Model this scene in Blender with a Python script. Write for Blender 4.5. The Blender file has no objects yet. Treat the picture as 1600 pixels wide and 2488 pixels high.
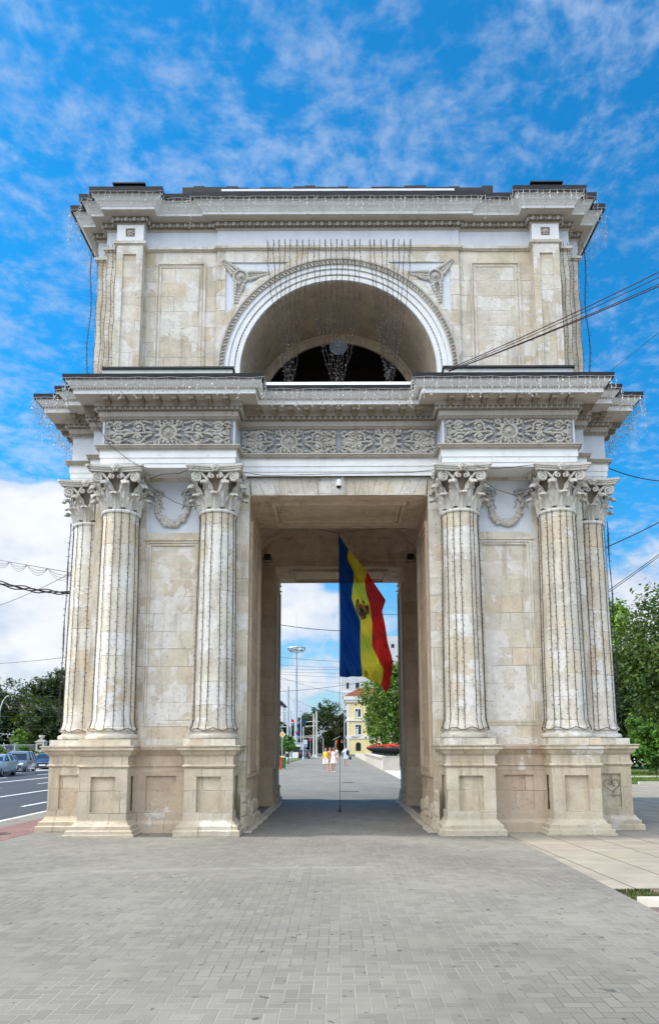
import bpy, bmesh, math, random
import numpy as np
from mathutils import Vector, Matrix, noise as mnoise
R = math.radians
PI = math.pi
random.seed(7)
SC = bpy.context.scene
COL = SC.collection

# ------------------------------------------------------------------ camera
cd = bpy.data.cameras.new("camera")
cam = bpy.data.objects.new("camera", cd)
COL.objects.link(cam)
EYE = 1.65
CY = -20.1
TILT = math.atan(0.1432)
cam.location = (0, CY, EYE)
cam.rotation_euler = (Matrix.Rotation(PI / 2 + TILT, 4, 'X') @ Matrix.Rotation(R(-0.2), 4, 'Z')).to_euler()
cd.sensor_width = 36
cd.lens = 1800.0 / 2488 * 36
cd.shift_x = -0.0096
cd.shift_y = 0.1268
cd.clip_start = 0.1
cd.clip_end = 6000
SC.camera = cam

# ------------------------------------------------------------------ light
SUN_EL, SUN_AZ = 50.0, 1.2          # sun on the left, barely behind the front face of the arch
world = bpy.data.worlds.new("World")
SC.world = world
world.use_nodes = True
sd = bpy.data.lights.new("sun", 'SUN')
sd.energy = 2.9
sd.angle = R(4)
sd.color = (1.0, 0.95, 0.87)
sun = bpy.data.objects.new("sun", sd)
COL.objects.link(sun)
sdir = Vector((-math.cos(R(SUN_AZ)) * math.cos(R(SUN_EL)), math.sin(R(SUN_AZ)) * math.cos(R(SUN_EL)), math.sin(R(SUN_EL))))
sun.rotation_euler = sdir.to_track_quat('Z', 'Y').to_euler()
SC.view_settings.view_transform = 'Standard'
SC.view_settings.look = 'None'
SC.view_settings.exposure = 0.75
SC.view_settings.gamma = 1
SC.render.film_transparent = False


# ------------------------------------------------------------------ node helpers
class NT:
    def __init__(s, tree):
        s.t = tree
        s.n = tree.nodes
        s.l = tree.links

    def node(s, typ, **kw):
        n = s.n.new(typ)
        for k, v in kw.items():
            setattr(n, k, v)
        return n

    def put(s, sock, v):
        if hasattr(v, 'is_linked'):
            s.l.new(v, sock)
        elif v is not None:
            if hasattr(sock.default_value, '__len__') and not hasattr(v, '__len__'):
                v = (v,) * len(sock.default_value)
            elif hasattr(sock.default_value, '__len__') and len(sock.default_value) == 4 and len(v) == 3:
                v = tuple(v) + (1,)
            sock.default_value = v

    def m(s, op, a, b=None, c=None, clamp=False):
        n = s.node('ShaderNodeMath', operation=op)
        n.use_clamp = clamp
        s.put(n.inputs[0], a)
        if b is not None: s.put(n.inputs[1], b)
        if c is not None: s.put(n.inputs[2], c)
        return n.outputs[0]

    def v(s, op, a, b=None, out=0):
        n = s.node('ShaderNodeVectorMath', operation=op)
        s.put(n.inputs[0], a)
        if b is not None:
            s.put(n.inputs[3 if op == 'SCALE' else 1], b)
        return n.outputs[out]

    def xyz(s, a):
        n = s.node('ShaderNodeSeparateXYZ')
        s.put(n.inputs[0], a)
        return n.outputs

    def vec(s, x, y, z=0.0):
        n = s.node('ShaderNodeCombineXYZ')
        s.put(n.inputs[0], x); s.put(n.inputs[1], y); s.put(n.inputs[2], z)
        return n.outputs[0]

    def noise(s, vec, scale, detail=4, rough=0.55, out=0, dist=0.0):
        n = s.node('ShaderNodeTexNoise')
        s.put(n.inputs['Vector'], vec)
        n.inputs['Scale'].default_value = scale
        n.inputs['Detail'].default_value = detail
        n.inputs['Roughness'].default_value = rough
        n.inputs['Distortion'].default_value = dist
        return n.outputs[out]

    def white(s, vec, out=0):
        n = s.node('ShaderNodeTexWhiteNoise', noise_dimensions='3D')
        s.put(n.inputs['Vector'], vec)
        return n.outputs[out]

    def step(s, x, a, b):
        n = s.node('ShaderNodeMapRange', interpolation_type='SMOOTHSTEP')
        s.put(n.inputs[0], x)
        n.inputs[1].default_value = a
        n.inputs[2].default_value = b
        return n.outputs[0]

    def lin(s, x, a, b, c=0.0, d=1.0):
        n = s.node('ShaderNodeMapRange')
        s.put(n.inputs[0], x)
        for i, q in zip((1, 2, 3, 4), (a, b, c, d)): n.inputs[i].default_value = q
        return n.outputs[0]

    def mix(s, f, a, b, mode='MIX'):
        n = s.node('ShaderNodeMix', data_type='RGBA', blend_type=mode)
        s.put(n.inputs[0], f); s.put(n.inputs[6], a); s.put(n.inputs[7], b)
        return n.outputs[2]

    def ramp(s, x, stops):
        n = s.node('ShaderNodeValToRGB')
        e = n.color_ramp.elements
        while len(e) < len(stops): e.new(0.5)
        for q, (p, c) in zip(e, stops):
            q.position = p
            q.color = tuple(c) + (1,)
        s.put(n.inputs[0], x)
        return n.outputs[0]

    def bump(s, h, strength=0.3, dist=0.02, normal=None):
        n = s.node('ShaderNodeBump')
        n.inputs['Strength'].default_value = strength
        n.inputs['Distance'].default_value = dist
        s.put(n.inputs['Height'], h)
        if normal is not None: s.l.new(normal, n.inputs['Normal'])
        return n.outputs[0]


MATS = {}


def new_mat(name):
    m = bpy.data.materials.new(name)
    m.use_nodes = True
    m.node_tree.nodes.clear()
    g = NT(m.node_tree)
    out = g.node('ShaderNodeOutputMaterial')
    b = g.node('ShaderNodeBsdfPrincipled')
    g.l.new(b.outputs[0], out.inputs[0])
    MATS[name] = m
    return m, g, b, out


def simple(name, rgb, rough=0.6, metal=0.0, var=0.12, scale=6.0, bump=0.0, spec=0.5, coat=0.0):
    m, g, b, out = new_mat(name)
    pos = g.node('ShaderNodeNewGeometry').outputs['Position']
    n = g.noise(pos, scale, 5, 0.6)
    f = g.lin(n, 0.25, 0.75, 1 - var, 1 + var)
    col = g.mix(1.0, rgb, g.vec(f, f, f), 'MULTIPLY')
    g.put(b.inputs['Base Color'], col)
    b.inputs['Roughness'].default_value = rough
    b.inputs['Metallic'].default_value = metal
    b.inputs['Specular IOR Level'].default_value = spec
    b.inputs['Coat Weight'].default_value = coat
    if bump:
        g.put(b.inputs['Normal'], g.bump(g.noise(pos, scale * 5, 4), bump, 0.02))
    return m


def stone(name, cols, white=(0.71, 0.70, 0.675), thr=0.55, course=0.37, length=0.82, tone=1.0, wear=0.35, drum=False, joint=0.007, joint_dark=0.55, streak=0.55, lime=0.45):
    m, g, b, out = new_mat(name)
    geo = g.node('ShaderNodeNewGeometry')
    pos = geo.outputs['Position']
    x, y, z = g.xyz(pos)
    nx, ny, nz = g.xyz(geo.outputs['True Normal'])
    ax = g.m('GREATER_THAN', g.m('ABSOLUTE', nx), 0.75)
    az = g.m('GREATER_THAN', g.m('ABSOLUTE', nz), 0.75)
    info = g.node('ShaderNodeObjectInfo')
    seed = g.m('MULTIPLY', info.outputs['Random'], 37.0)
    if drum:
        u = g.m('MULTIPLY', info.outputs['Random'], 9.0)
        v = g.m('ADD', z, g.m('MULTIPLY', info.outputs['Random'], 3.0))
    else:
        u = g.m('ADD', g.m('MULTIPLY', x, g.m('SUBTRACT', 1.0, ax)), g.m('MULTIPLY', y, ax))
        v = g.m('ADD', g.m('MULTIPLY', z, g.m('SUBTRACT', 1.0, az)), g.m('MULTIPLY', y, az))
    wob = g.m('MULTIPLY', g.m('SUBTRACT', g.noise(pos, 3.0, 3), 0.5), 0.02)
    v = g.m('ADD', v, wob)
    rv = g.m('DIVIDE', v, course)
    row = g.m('FLOOR', rv)
    rr = g.white(g.vec(row, 3.3, seed))
    cu = g.m('ADD', g.m('DIVIDE', u, length), g.m('ADD', g.m('MULTIPLY', row, 0.5), g.m('MULTIPLY', rr, 0.35)))
    colid = g.m('FLOOR', cu)
    rnd = g.white(g.vec(colid, row, seed))
    rnd2 = g.white(g.vec(colid, row, g.m('ADD', seed, 9.1)))
    fv = g.m('FRACT', rv); fu = g.m('FRACT', cu)
    dv = g.m('MULTIPLY', g.m('MINIMUM', fv, g.m('SUBTRACT', 1.0, fv)), course)
    du = g.m('MULTIPLY', g.m('MINIMUM', fu, g.m('SUBTRACT', 1.0, fu)), length)
    d = g.m('MINIMUM', dv, 5.0 if drum else du)
    mort = g.m('SUBTRACT', 1.0, g.step(d, 0.0, joint))
    mort = g.m('MULTIPLY', mort, g.step(g.noise(pos, 1.3, 4), 0.42, 0.66))
    n = len(cols)
    base = g.ramp(g.m('ADD', g.m('MULTIPLY', rnd, 0.75), g.m('MULTIPLY', g.lin(g.noise(pos, 1.6, 7, 0.7), 0.3, 0.7, 0, 1), 0.25)), [(i / (n - 1), c) for i, c in enumerate(cols)])
    tint = g.noise(pos, 2.6, 8, 0.68)
    f = g.lin(tint, 0.3, 0.7, 0.80, 1.15)
    base = g.mix(1.0, base, g.vec(f, f, f), 'MULTIPLY')
    # plaster repairs: pale patches with ragged edges
    pn = g.noise(g.v('ADD', pos, g.vec(seed, 0, 0)), 1.5, 7, 0.62, dist=0.4)
    pn = g.m('ADD', pn, g.m('MULTIPLY', g.m('SUBTRACT', rnd2, 0.5), 0.22))
    patch = g.step(pn, thr, thr + 0.05)
    wt = g.lin(g.noise(pos, 9, 4), 0.3, 0.7, 0.86, 1.08)
    base = g.mix(g.m('MULTIPLY', patch, 0.9), base, g.mix(1.0, white, g.vec(wt, wt, wt), 'MULTIPLY'))
    # lime smeared along some joints, scratches in the plaster
    lj = g.m('MULTIPLY', g.m('SUBTRACT', 1.0, g.step(g.m('ADD', d, g.m('MULTIPLY', g.noise(pos, 12, 4), 0.05)), 0.02, 0.065)), g.step(g.noise(pos, 1.1, 4), 0.48, 0.58))
    base = g.mix(g.m('MULTIPLY', lj, lime), base, (0.74, 0.73, 0.69))
    sc = g.step(g.noise(g.v('MULTIPLY', pos, (3.0, 3.0, 11.0)), 2.4, 6, 0.7), 0.60, 0.68)
    base = g.mix(g.m('MULTIPLY', sc, 0.22), base, (0.33, 0.28, 0.21))
    # rain streaks and soot
    st = g.noise(g.v('MULTIPLY', pos, (5.0, 5.0, 0.5)), 1.0, 5, 0.6)
    sf = g.m('MULTIPLY', g.step(st, 0.52, 0.70), streak)
    base = g.mix(sf, base, (0.30, 0.25, 0.19))
    if wear:
        low = g.m('SUBTRACT', 1.0, g.step(g.m('ADD', z, g.m('MULTIPLY', g.noise(pos, 2.5, 5), 0.9)), 0.5, 1.5))
        base = g.mix(g.m('MULTIPLY', low, wear), base, (0.41, 0.365, 0.295))
    # pits
    pit = g.step(g.noise(pos, 26, 3, 0.5), 0.66, 0.74)
    base = g.mix(g.m('MULTIPLY', pit, 0.5), base, (0.20, 0.16, 0.11))
    base = g.mix(g.m('MULTIPLY', mort, joint_dark), base, (0.27, 0.23, 0.18))
    base = g.mix(1.0, base, (1.02 * tone, 0.99 * tone, 0.94 * tone), 'MULTIPLY')
    g.put(b.inputs['Base Color'], base)
    b.inputs['Roughness'].default_value = 0.9
    b.inputs['Specular IOR Level'].default_value = 0.2
    h = g.m('ADD', g.m('MULTIPLY', g.noise(pos, 14, 8, 0.65), 0.5), g.m('MULTIPLY', patch, 0.14))
    h = g.m('SUBTRACT', h, g.m('MULTIPLY', mort, 0.5))
    h = g.m('SUBTRACT', h, g.m('MULTIPLY', pit, 0.4))
    h = g.m('ADD', h, g.m('MULTIPLY', rnd, 0.12))
    g.put(b.inputs['Normal'], g.bump(h, 0.85, 0.035))
    return m


BEIGE = [(0.54, 0.455, 0.345), (0.615, 0.55, 0.44), (0.61, 0.575, 0.50), (0.68, 0.645, 0.57), (0.56, 0.53, 0.465), (0.585, 0.50, 0.385), (0.65, 0.60, 0.51)]
stone("limestone", BEIGE)
stone("limestone_patched", BEIGE, thr=0.49)
stone("limestone_base", [(0.47, 0.39, 0.29), (0.56, 0.49, 0.375), (0.58, 0.52, 0.42), (0.53, 0.445, 0.35)], thr=0.63, course=0.42, length=0.62, wear=0.5, streak=0.5, joint=0.009, joint_dark=0.85, lime=0.3)
stone("limestone_pink", [(0.45, 0.355, 0.275), (0.52, 0.42, 0.33), (0.48, 0.39, 0.31)], thr=0.66, course=0.4, length=0.55, wear=0.5, streak=0.5, lime=0.2)
stone("limestone_drum", BEIGE, thr=0.52, course=0.46, drum=True, wear=0.0, tone=1.07)
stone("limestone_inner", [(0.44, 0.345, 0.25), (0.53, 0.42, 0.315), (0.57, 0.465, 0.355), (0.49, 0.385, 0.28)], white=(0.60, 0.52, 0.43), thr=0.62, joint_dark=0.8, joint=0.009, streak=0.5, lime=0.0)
stone("limestone_vault", [(0.60, 0.485, 0.375), (0.64, 0.525, 0.415), (0.67, 0.56, 0.45)], white=(0.70, 0.61, 0.51), thr=0.6, joint_dark=0.35, streak=0.5, lime=0.0, wear=0.0)


def paint_mat(name, rgb, dirt=(0.42, 0.36, 0.28), amt=0.35, bump=0.25, fine=7.0):
    m, g, b, out = new_mat(name)
    pos = g.node('ShaderNodeNewGeometry').outputs['Position']
    st = g.noise(g.v('MULTIPLY', pos, (4.0, 4.0, 0.8)), 1.2, 6, 0.65)
    f = g.m('MULTIPLY', g.step(st, 0.5, 0.8), amt)
    n = g.noise(pos, 3.0, 6, 0.6)
    k = g.lin(n, 0.3, 0.7, 0.92, 1.05)
    col = g.mix(1.0, rgb, g.vec(k, k, k), 'MULTIPLY')
    col = g.mix(f, col, dirt)
    chip = g.m('MULTIPLY', g.step(g.noise(pos, fine, 6, 0.7), 0.63 if fine > 8 else 0.66, 0.70), min(1.0, amt * 2))
    col = g.mix(chip, col, dirt)
    g.put(b.inputs['Base Color'], col)
    b.inputs['Roughness'].default_value = 0.8
    b.inputs['Specular IOR Level'].default_value = 0.25
    g.put(b.inputs['Normal'], g.bump(g.noise(pos, 18, 6, 0.6), bump, 0.015))
    return m


paint_mat("white_paint", (0.80, 0.805, 0.80), amt=0.3)
paint_mat("blue_white_paint", (0.66, 0.69, 0.735), amt=0.24)
paint_mat("relief_plaster", (0.53, 0.50, 0.45), dirt=(0.20, 0.16, 0.11), amt=0.6, bump=0.6)
paint_mat("capital_stone", (0.60, 0.57, 0.51), dirt=(0.11, 0.085, 0.06), amt=0.75, bump=0.7, fine=22.0)
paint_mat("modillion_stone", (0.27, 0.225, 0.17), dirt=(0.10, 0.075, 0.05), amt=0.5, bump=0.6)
paint_mat("relief_ground", (0.33, 0.34, 0.365), dirt=(0.20, 0.17, 0.14), amt=0.5, bump=0.4)
paint_mat("shaded_hollow", (0.22, 0.18, 0.13), dirt=(0.07, 0.05, 0.035), amt=0.5, bump=0.5)  # dark colour painted in for shade in the hollows of the carving
paint_mat("brown_moulding", (0.36, 0.31, 0.245), dirt=(0.16, 0.12, 0.08), amt=0.65, bump=0.6)  # darker brown for small ornaments and the coffer ground
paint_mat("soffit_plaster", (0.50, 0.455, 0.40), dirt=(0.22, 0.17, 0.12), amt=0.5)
paint_mat("weathered_sheet", (0.66, 0.70, 0.68), dirt=(0.25, 0.25, 0.22), amt=0.4)
simple("black_sheet", (0.018, 0.018, 0.02), 0.45, 0.4, 0.4)
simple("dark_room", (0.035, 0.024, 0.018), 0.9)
simple("bronze", (0.03, 0.026, 0.02), 0.4, 0.8)
simple("black_wire", (0.015, 0.012, 0.012), 0.6)
simple("brown_wire", (0.022, 0.012, 0.010), 0.6)
simple("dull_wire", (0.30, 0.29, 0.27), 0.5)
simple("white_wire", (0.50, 0.49, 0.46), 0.5)
simple("bulb_plastic", (0.85, 0.85, 0.82), 0.3)
simple("red_wire", (0.05, 0.008, 0.015), 0.5)
simple("steel_grey", (0.42, 0.47, 0.52), 0.45, 0.3)
simple("concrete", (0.55, 0.54, 0.51), 0.85, var=0.2)
simple("rubber", (0.015, 0.015, 0.016), 0.8)
simple("chrome", (0.6, 0.6, 0.62), 0.25, 0.9)
simple("lamp_glass", (0.85, 0.87, 0.9), 0.15, coat=0.5)
simple("plate_white", (0.8, 0.8, 0.8), 0.4)
simple("sign_white", (0.8, 0.8, 0.8), 0.4, var=0.04)
simple("sign_yellow", (0.85, 0.42, 0.02), 0.4, var=0.04)
simple("sign_blue", (0.01, 0.09, 0.5), 0.4, var=0.04)
simple("sign_red", (0.6, 0.03, 0.03), 0.4, var=0.04)
simple("sign_green", (0.15, 0.5, 0.3), 0.4, var=0.04)
simple("bin_red", (0.65, 0.055, 0.012), 0.45)
simple("bin_green", (0.02, 0.14, 0.045), 0.45)
simple("bin_lid", (0.45, 0.55, 0.25), 0.45)
simple("skin", (0.52, 0.30, 0.20), 0.55, var=0.06)
simple("skin_tan", (0.40, 0.20, 0.12), 0.55, var=0.06)
simple("hair_dark", (0.025, 0.014, 0.01), 0.6)
simple("hair_auburn", (0.16, 0.045, 0.015), 0.6)
simple("cloth_white", (0.78, 0.78, 0.78), 0.9, var=0.05)
simple("cloth_yellow", (0.80, 0.62, 0.03), 0.9, var=0.05)
simple("cloth_orange", (0.55, 0.13, 0.04), 0.9)
simple("cloth_blue", (0.55, 0.64, 0.75), 0.9)
simple("cloth_black", (0.015, 0.015, 0.018), 0.85)
simple("cloth_navy", (0.02, 0.03, 0.07), 0.85)
simple("sandal", (0.55, 0.28, 0.25), 0.7)
simple("yellow_plaster", (0.80, 0.66, 0.33), 0.85, var=0.06, scale=1.5)
simple("cream_trim", (0.76, 0.74, 0.68), 0.8, var=0.06)
simple("grey_plaster", (0.55, 0.56, 0.57), 0.9, var=0.14, scale=0.8)
simple("roof_tile", (0.40, 0.15, 0.08), 0.85, var=0.25, scale=3)
simple("window_dark", (0.02, 0.022, 0.026), 0.12)
simple("window_glass", (0.022, 0.028, 0.036), 0.06)
simple("curtain", (0.7, 0.7, 0.68), 0.9)
simple("tower_glass", (0.03, 0.05, 0.08), 0.08, 0.3)
simple("planter_stone", (0.48, 0.45, 0.39), 0.85, var=0.15, scale=2)
simple("urn_black", (0.02, 0.02, 0.022), 0.5)
simple("petal_red", (0.60, 0.05, 0.03), 0.8, var=0.3, scale=10)
simple("soil", (0.06, 0.045, 0.03), 0.95)
simple("bark", (0.09, 0.065, 0.045), 0.95, var=0.35, scale=8, bump=0.6)
simple("car_silver", (0.25, 0.29, 0.35), 0.28, 0.6, var=0.02, coat=0.6)
simple("car_pale_blue", (0.33, 0.45, 0.58), 0.28, 0.6, var=0.02, coat=0.6)
simple("car_navy", (0.03, 0.06, 0.14), 0.25, 0.4, var=0.02, coat=0.7)
simple("car_black", (0.012, 0.012, 0.014), 0.2, 0.2, var=0.02, coat=0.8)
simple("trim_black", (0.012, 0.012, 0.013), 0.6)
simple("tail_red", (0.4, 0.01, 0.01), 0.25)
simple("graffiti_line", (0.17, 0.125, 0.10), 0.9)  # one dark tone for the carved strokes
simple("cut_stone_white", (0.55, 0.52, 0.45), 0.85, var=0.1)
simple("kerb_stone", (0.50, 0.48, 0.44), 0.9, var=0.2, scale=3)
simple("granite_brown", (0.14, 0.10, 0.085), 0.9, var=0.5, scale=40)


def leaf_mat(name, dark, light, yellow=None):
    m, g, b, out = new_mat(name)
    pos = g.node('ShaderNodeNewGeometry').outputs['Position']
    n = g.noise(pos, 0.7, 3, 0.5)
    w = g.white(g.v('FLOOR', g.v('SCALE', pos, 4.0)))
    f = g.m('ADD', g.m('MULTIPLY', g.step(n, 0.35, 0.65), 0.6), g.m('MULTIPLY', w, 0.4))
    col = g.mix(f, dark, light)
    if yellow:
        col = g.mix(g.m('MULTIPLY', g.step(g.noise(pos, 0.45, 2), 0.56, 0.68), 0.6), col, yellow)
    g.put(b.inputs['Base Color'], col)
    b.inputs['Roughness'].default_value = 0.55
    b.inputs['Specular IOR Level'].default_value = 0.3
    tr = g.node('ShaderNodeBsdfTranslucent')
    g.put(tr.inputs[0], g.mix(0.5, col, (0.25, 0.35, 0.03)))
    mx = g.node('ShaderNodeMixShader')
    mx.inputs[0].default_value = 0.25
    g.l.new(b.outputs[0], mx.inputs[1]); g.l.new(tr.outputs[0], mx.inputs[2])
    g.l.new(mx.outputs[0], out.inputs[0])
    return m


leaf_mat("leaf_dark", (0.006, 0.015, 0.006), (0.03, 0.066, 0.016))
leaf_mat("leaf_deep", (0.009, 0.026, 0.005), (0.065, 0.12, 0.015), (0.11, 0.14, 0.02))
leaf_mat("leaf_mid", (0.022, 0.06, 0.010), (0.14, 0.25, 0.03), (0.26, 0.28, 0.04))
leaf_mat("leaf_light", (0.05, 0.12, 0.015), (0.20, 0.33, 0.04), (0.30, 0.36, 0.06))
leaf_mat("leaf_bush", (0.03, 0.09, 0.012), (0.12, 0.28, 0.03))
leaf_mat("leaf_hedge", (0.04, 0.08, 0.012), (0.14, 0.20, 0.03))


def herringbone(name, rgb, joint_rgb, unit=0.096, jw=0.045, tone=0.22):
    m, g, b, out = new_mat(name)
    pos = g.node('ShaderNodeNewGeometry').outputs['Position']
    x, y, z = g.xyz(pos)
    wx = g.m('MULTIPLY', g.m('SUBTRACT', g.noise(pos, 2.5, 2), 0.5), 0.03)
    u = g.m('ADD', g.m('DIVIDE', x, unit), wx)
    v = g.m('ADD', g.m('DIVIDE', y, unit), wx)
    i = g.m('FLOOR', u); j = g.m('FLOOR', v)
    fx = g.m('FRACT', u); fy = g.m('FRACT', v)
    s = g.m('FLOORED_MODULO', g.m('SUBTRACT', i, j), 4.0)
    is0 = g.m('COMPARE', s, 0.0, 0.1); is1 = g.m('COMPARE', s, 1.0, 0.1)
    is2 = g.m('COMPARE', s, 2.0, 0.1); is3 = g.m('COMPARE', s, 3.0, 0.1)
    dl = g.m('ADD', fx, is1)
    dr = g.m('ADD', g.m('SUBTRACT', 1.0, fx), is0)
    db = g.m('ADD', fy, is2)
    dt = g.m('ADD', g.m('SUBTRACT', 1.0, fy), is3)
    d = g.m('MINIMUM', g.m('MINIMUM', dl, dr), g.m('MINIMUM', db, dt))
    bi = g.m('SUBTRACT', i, is1); bj = g.m('SUBTRACT', j, is2)
    rnd = g.white(g.vec(bi, bj, 1.7))
    jn = g.m('SUBTRACT', 1.0, g.step(d, jw * 0.35, jw * 1.5))
    keep = g.lin(g.noise(pos, 0.8, 4), 0.3, 0.7, 0.25, 1.0)
    k = g.lin(rnd, 0, 1, 1 - tone * 0.5, 1 + tone * 0.5)
    big = g.noise(pos, 0.35, 5, 0.6)
    kb = g.lin(big, 0.3, 0.7, 0.80, 1.14)
    fine = g.lin(g.noise(pos, 90, 3, 0.7), 0.25, 0.75, 0.8, 1.2)
    col = g.mix(1.0, rgb, g.vec(k, k, k), 'MULTIPLY')
    col = g.mix(1.0, col, g.vec(kb, kb, kb), 'MULTIPLY')
    col = g.mix(1.0, col, g.vec(fine, fine, fine), 'MULTIPLY')
    warm = g.step(g.noise(pos, 1.3, 4), 0.5, 0.7)
    col = g.mix(g.m('MULTIPLY', warm, 0.22), col, (0.27, 0.25, 0.19))
    jc = g.mix(g.step(g.noise(pos, 0.5, 3), 0.4, 0.6), joint_rgb[0], joint_rgb[1])
    col = g.mix(g.m('MULTIPLY', jn, keep), col, jc)
    stn = g.step(g.noise(pos, 0.9, 7, 0.7, dist=0.6), 0.56, 0.72)
    col = g.mix(g.m('MULTIPLY', stn, 0.3), col, (0.10, 0.095, 0.085))
    # chewing-gum spots, dark drips
    sp = g.step(g.noise(g.v('MULTIPLY', pos, (9.0, 9.0, 1.0)), 1.0, 2, 0.5), 0.675, 0.70)
    col = g.mix(g.m('MULTIPLY', sp, 0.7), col, (0.05, 0.05, 0.05))
    # tyre arcs turning into the arch
    rad = g.v('LENGTH', g.v('SUBTRACT', g.vec(x, y, 0), (0.3, -30.0, 0.0)), out=1)
    arc = g.m('SUBTRACT', 1.0, g.step(g.m('ABSOLUTE', g.m('SUBTRACT', rad, 20.6)), 0.03, 0.16))
    arc2 = g.m('SUBTRACT', 1.0, g.step(g.m('ABSOLUTE', g.m('SUBTRACT', rad, 22.1)), 0.05, 0.3))
    am = g.step(g.noise(pos, 0.7, 3), 0.42, 0.6)
    col = g.mix(g.m('MULTIPLY', g.m('MULTIPLY', arc, am), 0.14), col, (0.46, 0.45, 0.42))
    col = g.mix(g.m('MULTIPLY', g.m('MULTIPLY', arc2, am), 0.25), col, (0.12, 0.12, 0.12))
    g.put(b.inputs['Base Color'], col)
    g.put(b.inputs['Roughness'], g.lin(g.noise(pos, 2, 3), 0.3, 0.7, 0.62, 0.85))
    b.inputs['Specular IOR Level'].default_value = 0.35
    h = g.m('ADD', g.m('SUBTRACT', 1.0, jn), g.m('MULTIPLY', rnd, 0.25))
    h = g.m('ADD', h, g.m('MULTIPLY', g.noise(pos, 70, 3), 0.25))
    g.put(b.inputs['Normal'], g.bump(h, 0.45, 0.006))
    return m


herringbone("pavers_grey", (0.200, 0.187, 0.160), ((0.30, 0.28, 0.235), (0.11, 0.10, 0.085)))
herringbone("pavers_red", (0.22, 0.11, 0.095), ((0.25, 0.2, 0.18), (0.12, 0.08, 0.07)))


def slab_mat():
    m, g, b, out = new_mat("stone_slabs")
    pos = g.node('ShaderNodeNewGeometry').outputs['Position']
    x, y, z = g.xyz(pos)
    ca, sa = math.cos(R(3)), math.sin(R(3))
    u = g.m('ADD', g.m('MULTIPLY', x, ca), g.m('MULTIPLY', y, sa))
    v = g.m('SUBTRACT', g.m('MULTIPLY', y, ca), g.m('MULTIPLY', x, sa))
    cu = g.m('DIVIDE', u, 0.72)
    ci = g.m('FLOOR', cu)
    off = g.white(g.vec(ci, 1.0, 0.0))
    cv = g.m('ADD', g.m('DIVIDE', v, 0.36), off)
    cj = g.m('FLOOR', cv)
    fu = g.m('FRACT', cu); fv = g.m('FRACT', cv)
    du = g.m('MULTIPLY', g.m('MINIMUM', fu, g.m('SUBTRACT', 1.0, fu)), 0.72)
    dv = g.m('MULTIPLY', g.m('MINIMUM', fv, g.m('SUBTRACT', 1.0, fv)), 0.36)
    ju = g.m('SUBTRACT', 1.0, g.step(du, 0.004, 0.02))
    jv = g.m('MULTIPLY', g.m('SUBTRACT', 1.0, g.step(dv, 0.002, 0.012)), 0.55)
    jn = g.m('MAXIMUM', ju, jv)
    rnd = g.white(g.vec(ci, cj, 4.0))
    col = g.ramp(rnd, [(0, (0.28, 0.245, 0.185)), (0.5, (0.33, 0.295, 0.235)), (1, (0.31, 0.265, 0.215))])
    k = g.lin(g.noise(pos, 1.5, 6, 0.65), 0.3, 0.7, 0.8, 1.12)
    col = g.mix(1.0, col, g.vec(k, k, k), 'MULTIPLY')
    vein = g.step(g.noise(g.v('MULTIPLY', pos, (1.0, 7.0, 1.0)), 3.0, 5, 0.7), 0.55, 0.75)
    col = g.mix(g.m('MULTIPLY', vein, 0.3), col, (0.24, 0.20, 0.15))
    col = g.mix(g.m('MULTIPLY', jn, 0.85), col, (0.10, 0.085, 0.06))
    g.put(b.inputs['Base Color'], col)
    b.inputs['Roughness'].default_value = 0.8
    b.inputs['Specular IOR Level'].default_value = 0.3
    h = g.m('SUBTRACT', g.m('MULTIPLY', g.noise(pos, 12, 6), 0.5), jn)
    g.put(b.inputs['Normal'], g.bump(h, 0.5, 0.01))


slab_mat()


def road_mat():
    m, g, b, out = new_mat("asphalt")
    pos = g.node('ShaderNodeNewGeometry').outputs['Position']
    k = g.lin(g.noise(g.v('MULTIPLY', pos, (1.0, 0.12, 1.0)), 0.8, 5, 0.6), 0.3, 0.7, 0.75, 1.25)
    f = g.lin(g.noise(pos, 60, 3, 0.7), 0.3, 0.7, 0.7, 1.3)
    col = g.mix(1.0, (0.043, 0.044, 0.05), g.vec(k, k, k), 'MULTIPLY')
    col = g.mix(1.0, col, g.vec(f, f, f), 'MULTIPLY')
    g.put(b.inputs['Base Color'], col)
    b.inputs['Roughness'].default_value = 0.7
    g.put(b.inputs['Normal'], g.bump(g.noise(pos, 80, 3), 0.4, 0.006))


road_mat()
simple("road_paint", (0.75, 0.75, 0.73), 0.7, var=0.2, scale=5)


def ground_mat(name, a, c, scale=1.2):
    m, g, b, out = new_mat(name)
    pos = g.node('ShaderNodeNewGeometry').outputs['Position']
    f = g.step(g.noise(pos, scale, 7, 0.7), 0.35, 0.65)
    col = g.mix(f, a, c)
    g.put(b.inputs['Base Color'], col)
    b.inputs['Roughness'].default_value = 0.95
    g.put(b.inputs['Normal'], g.bump(g.noise(pos, scale * 20, 4), 0.5, 0.03))


ground_mat("grass_soil", (0.05, 0.09, 0.015), (0.13, 0.18, 0.04))
ground_mat("dirt", (0.12, 0.09, 0.06), (0.22, 0.17, 0.11), 6)
ground_mat("far_ground", (0.10, 0.11, 0.07), (0.20, 0.19, 0.16), 0.1)


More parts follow.
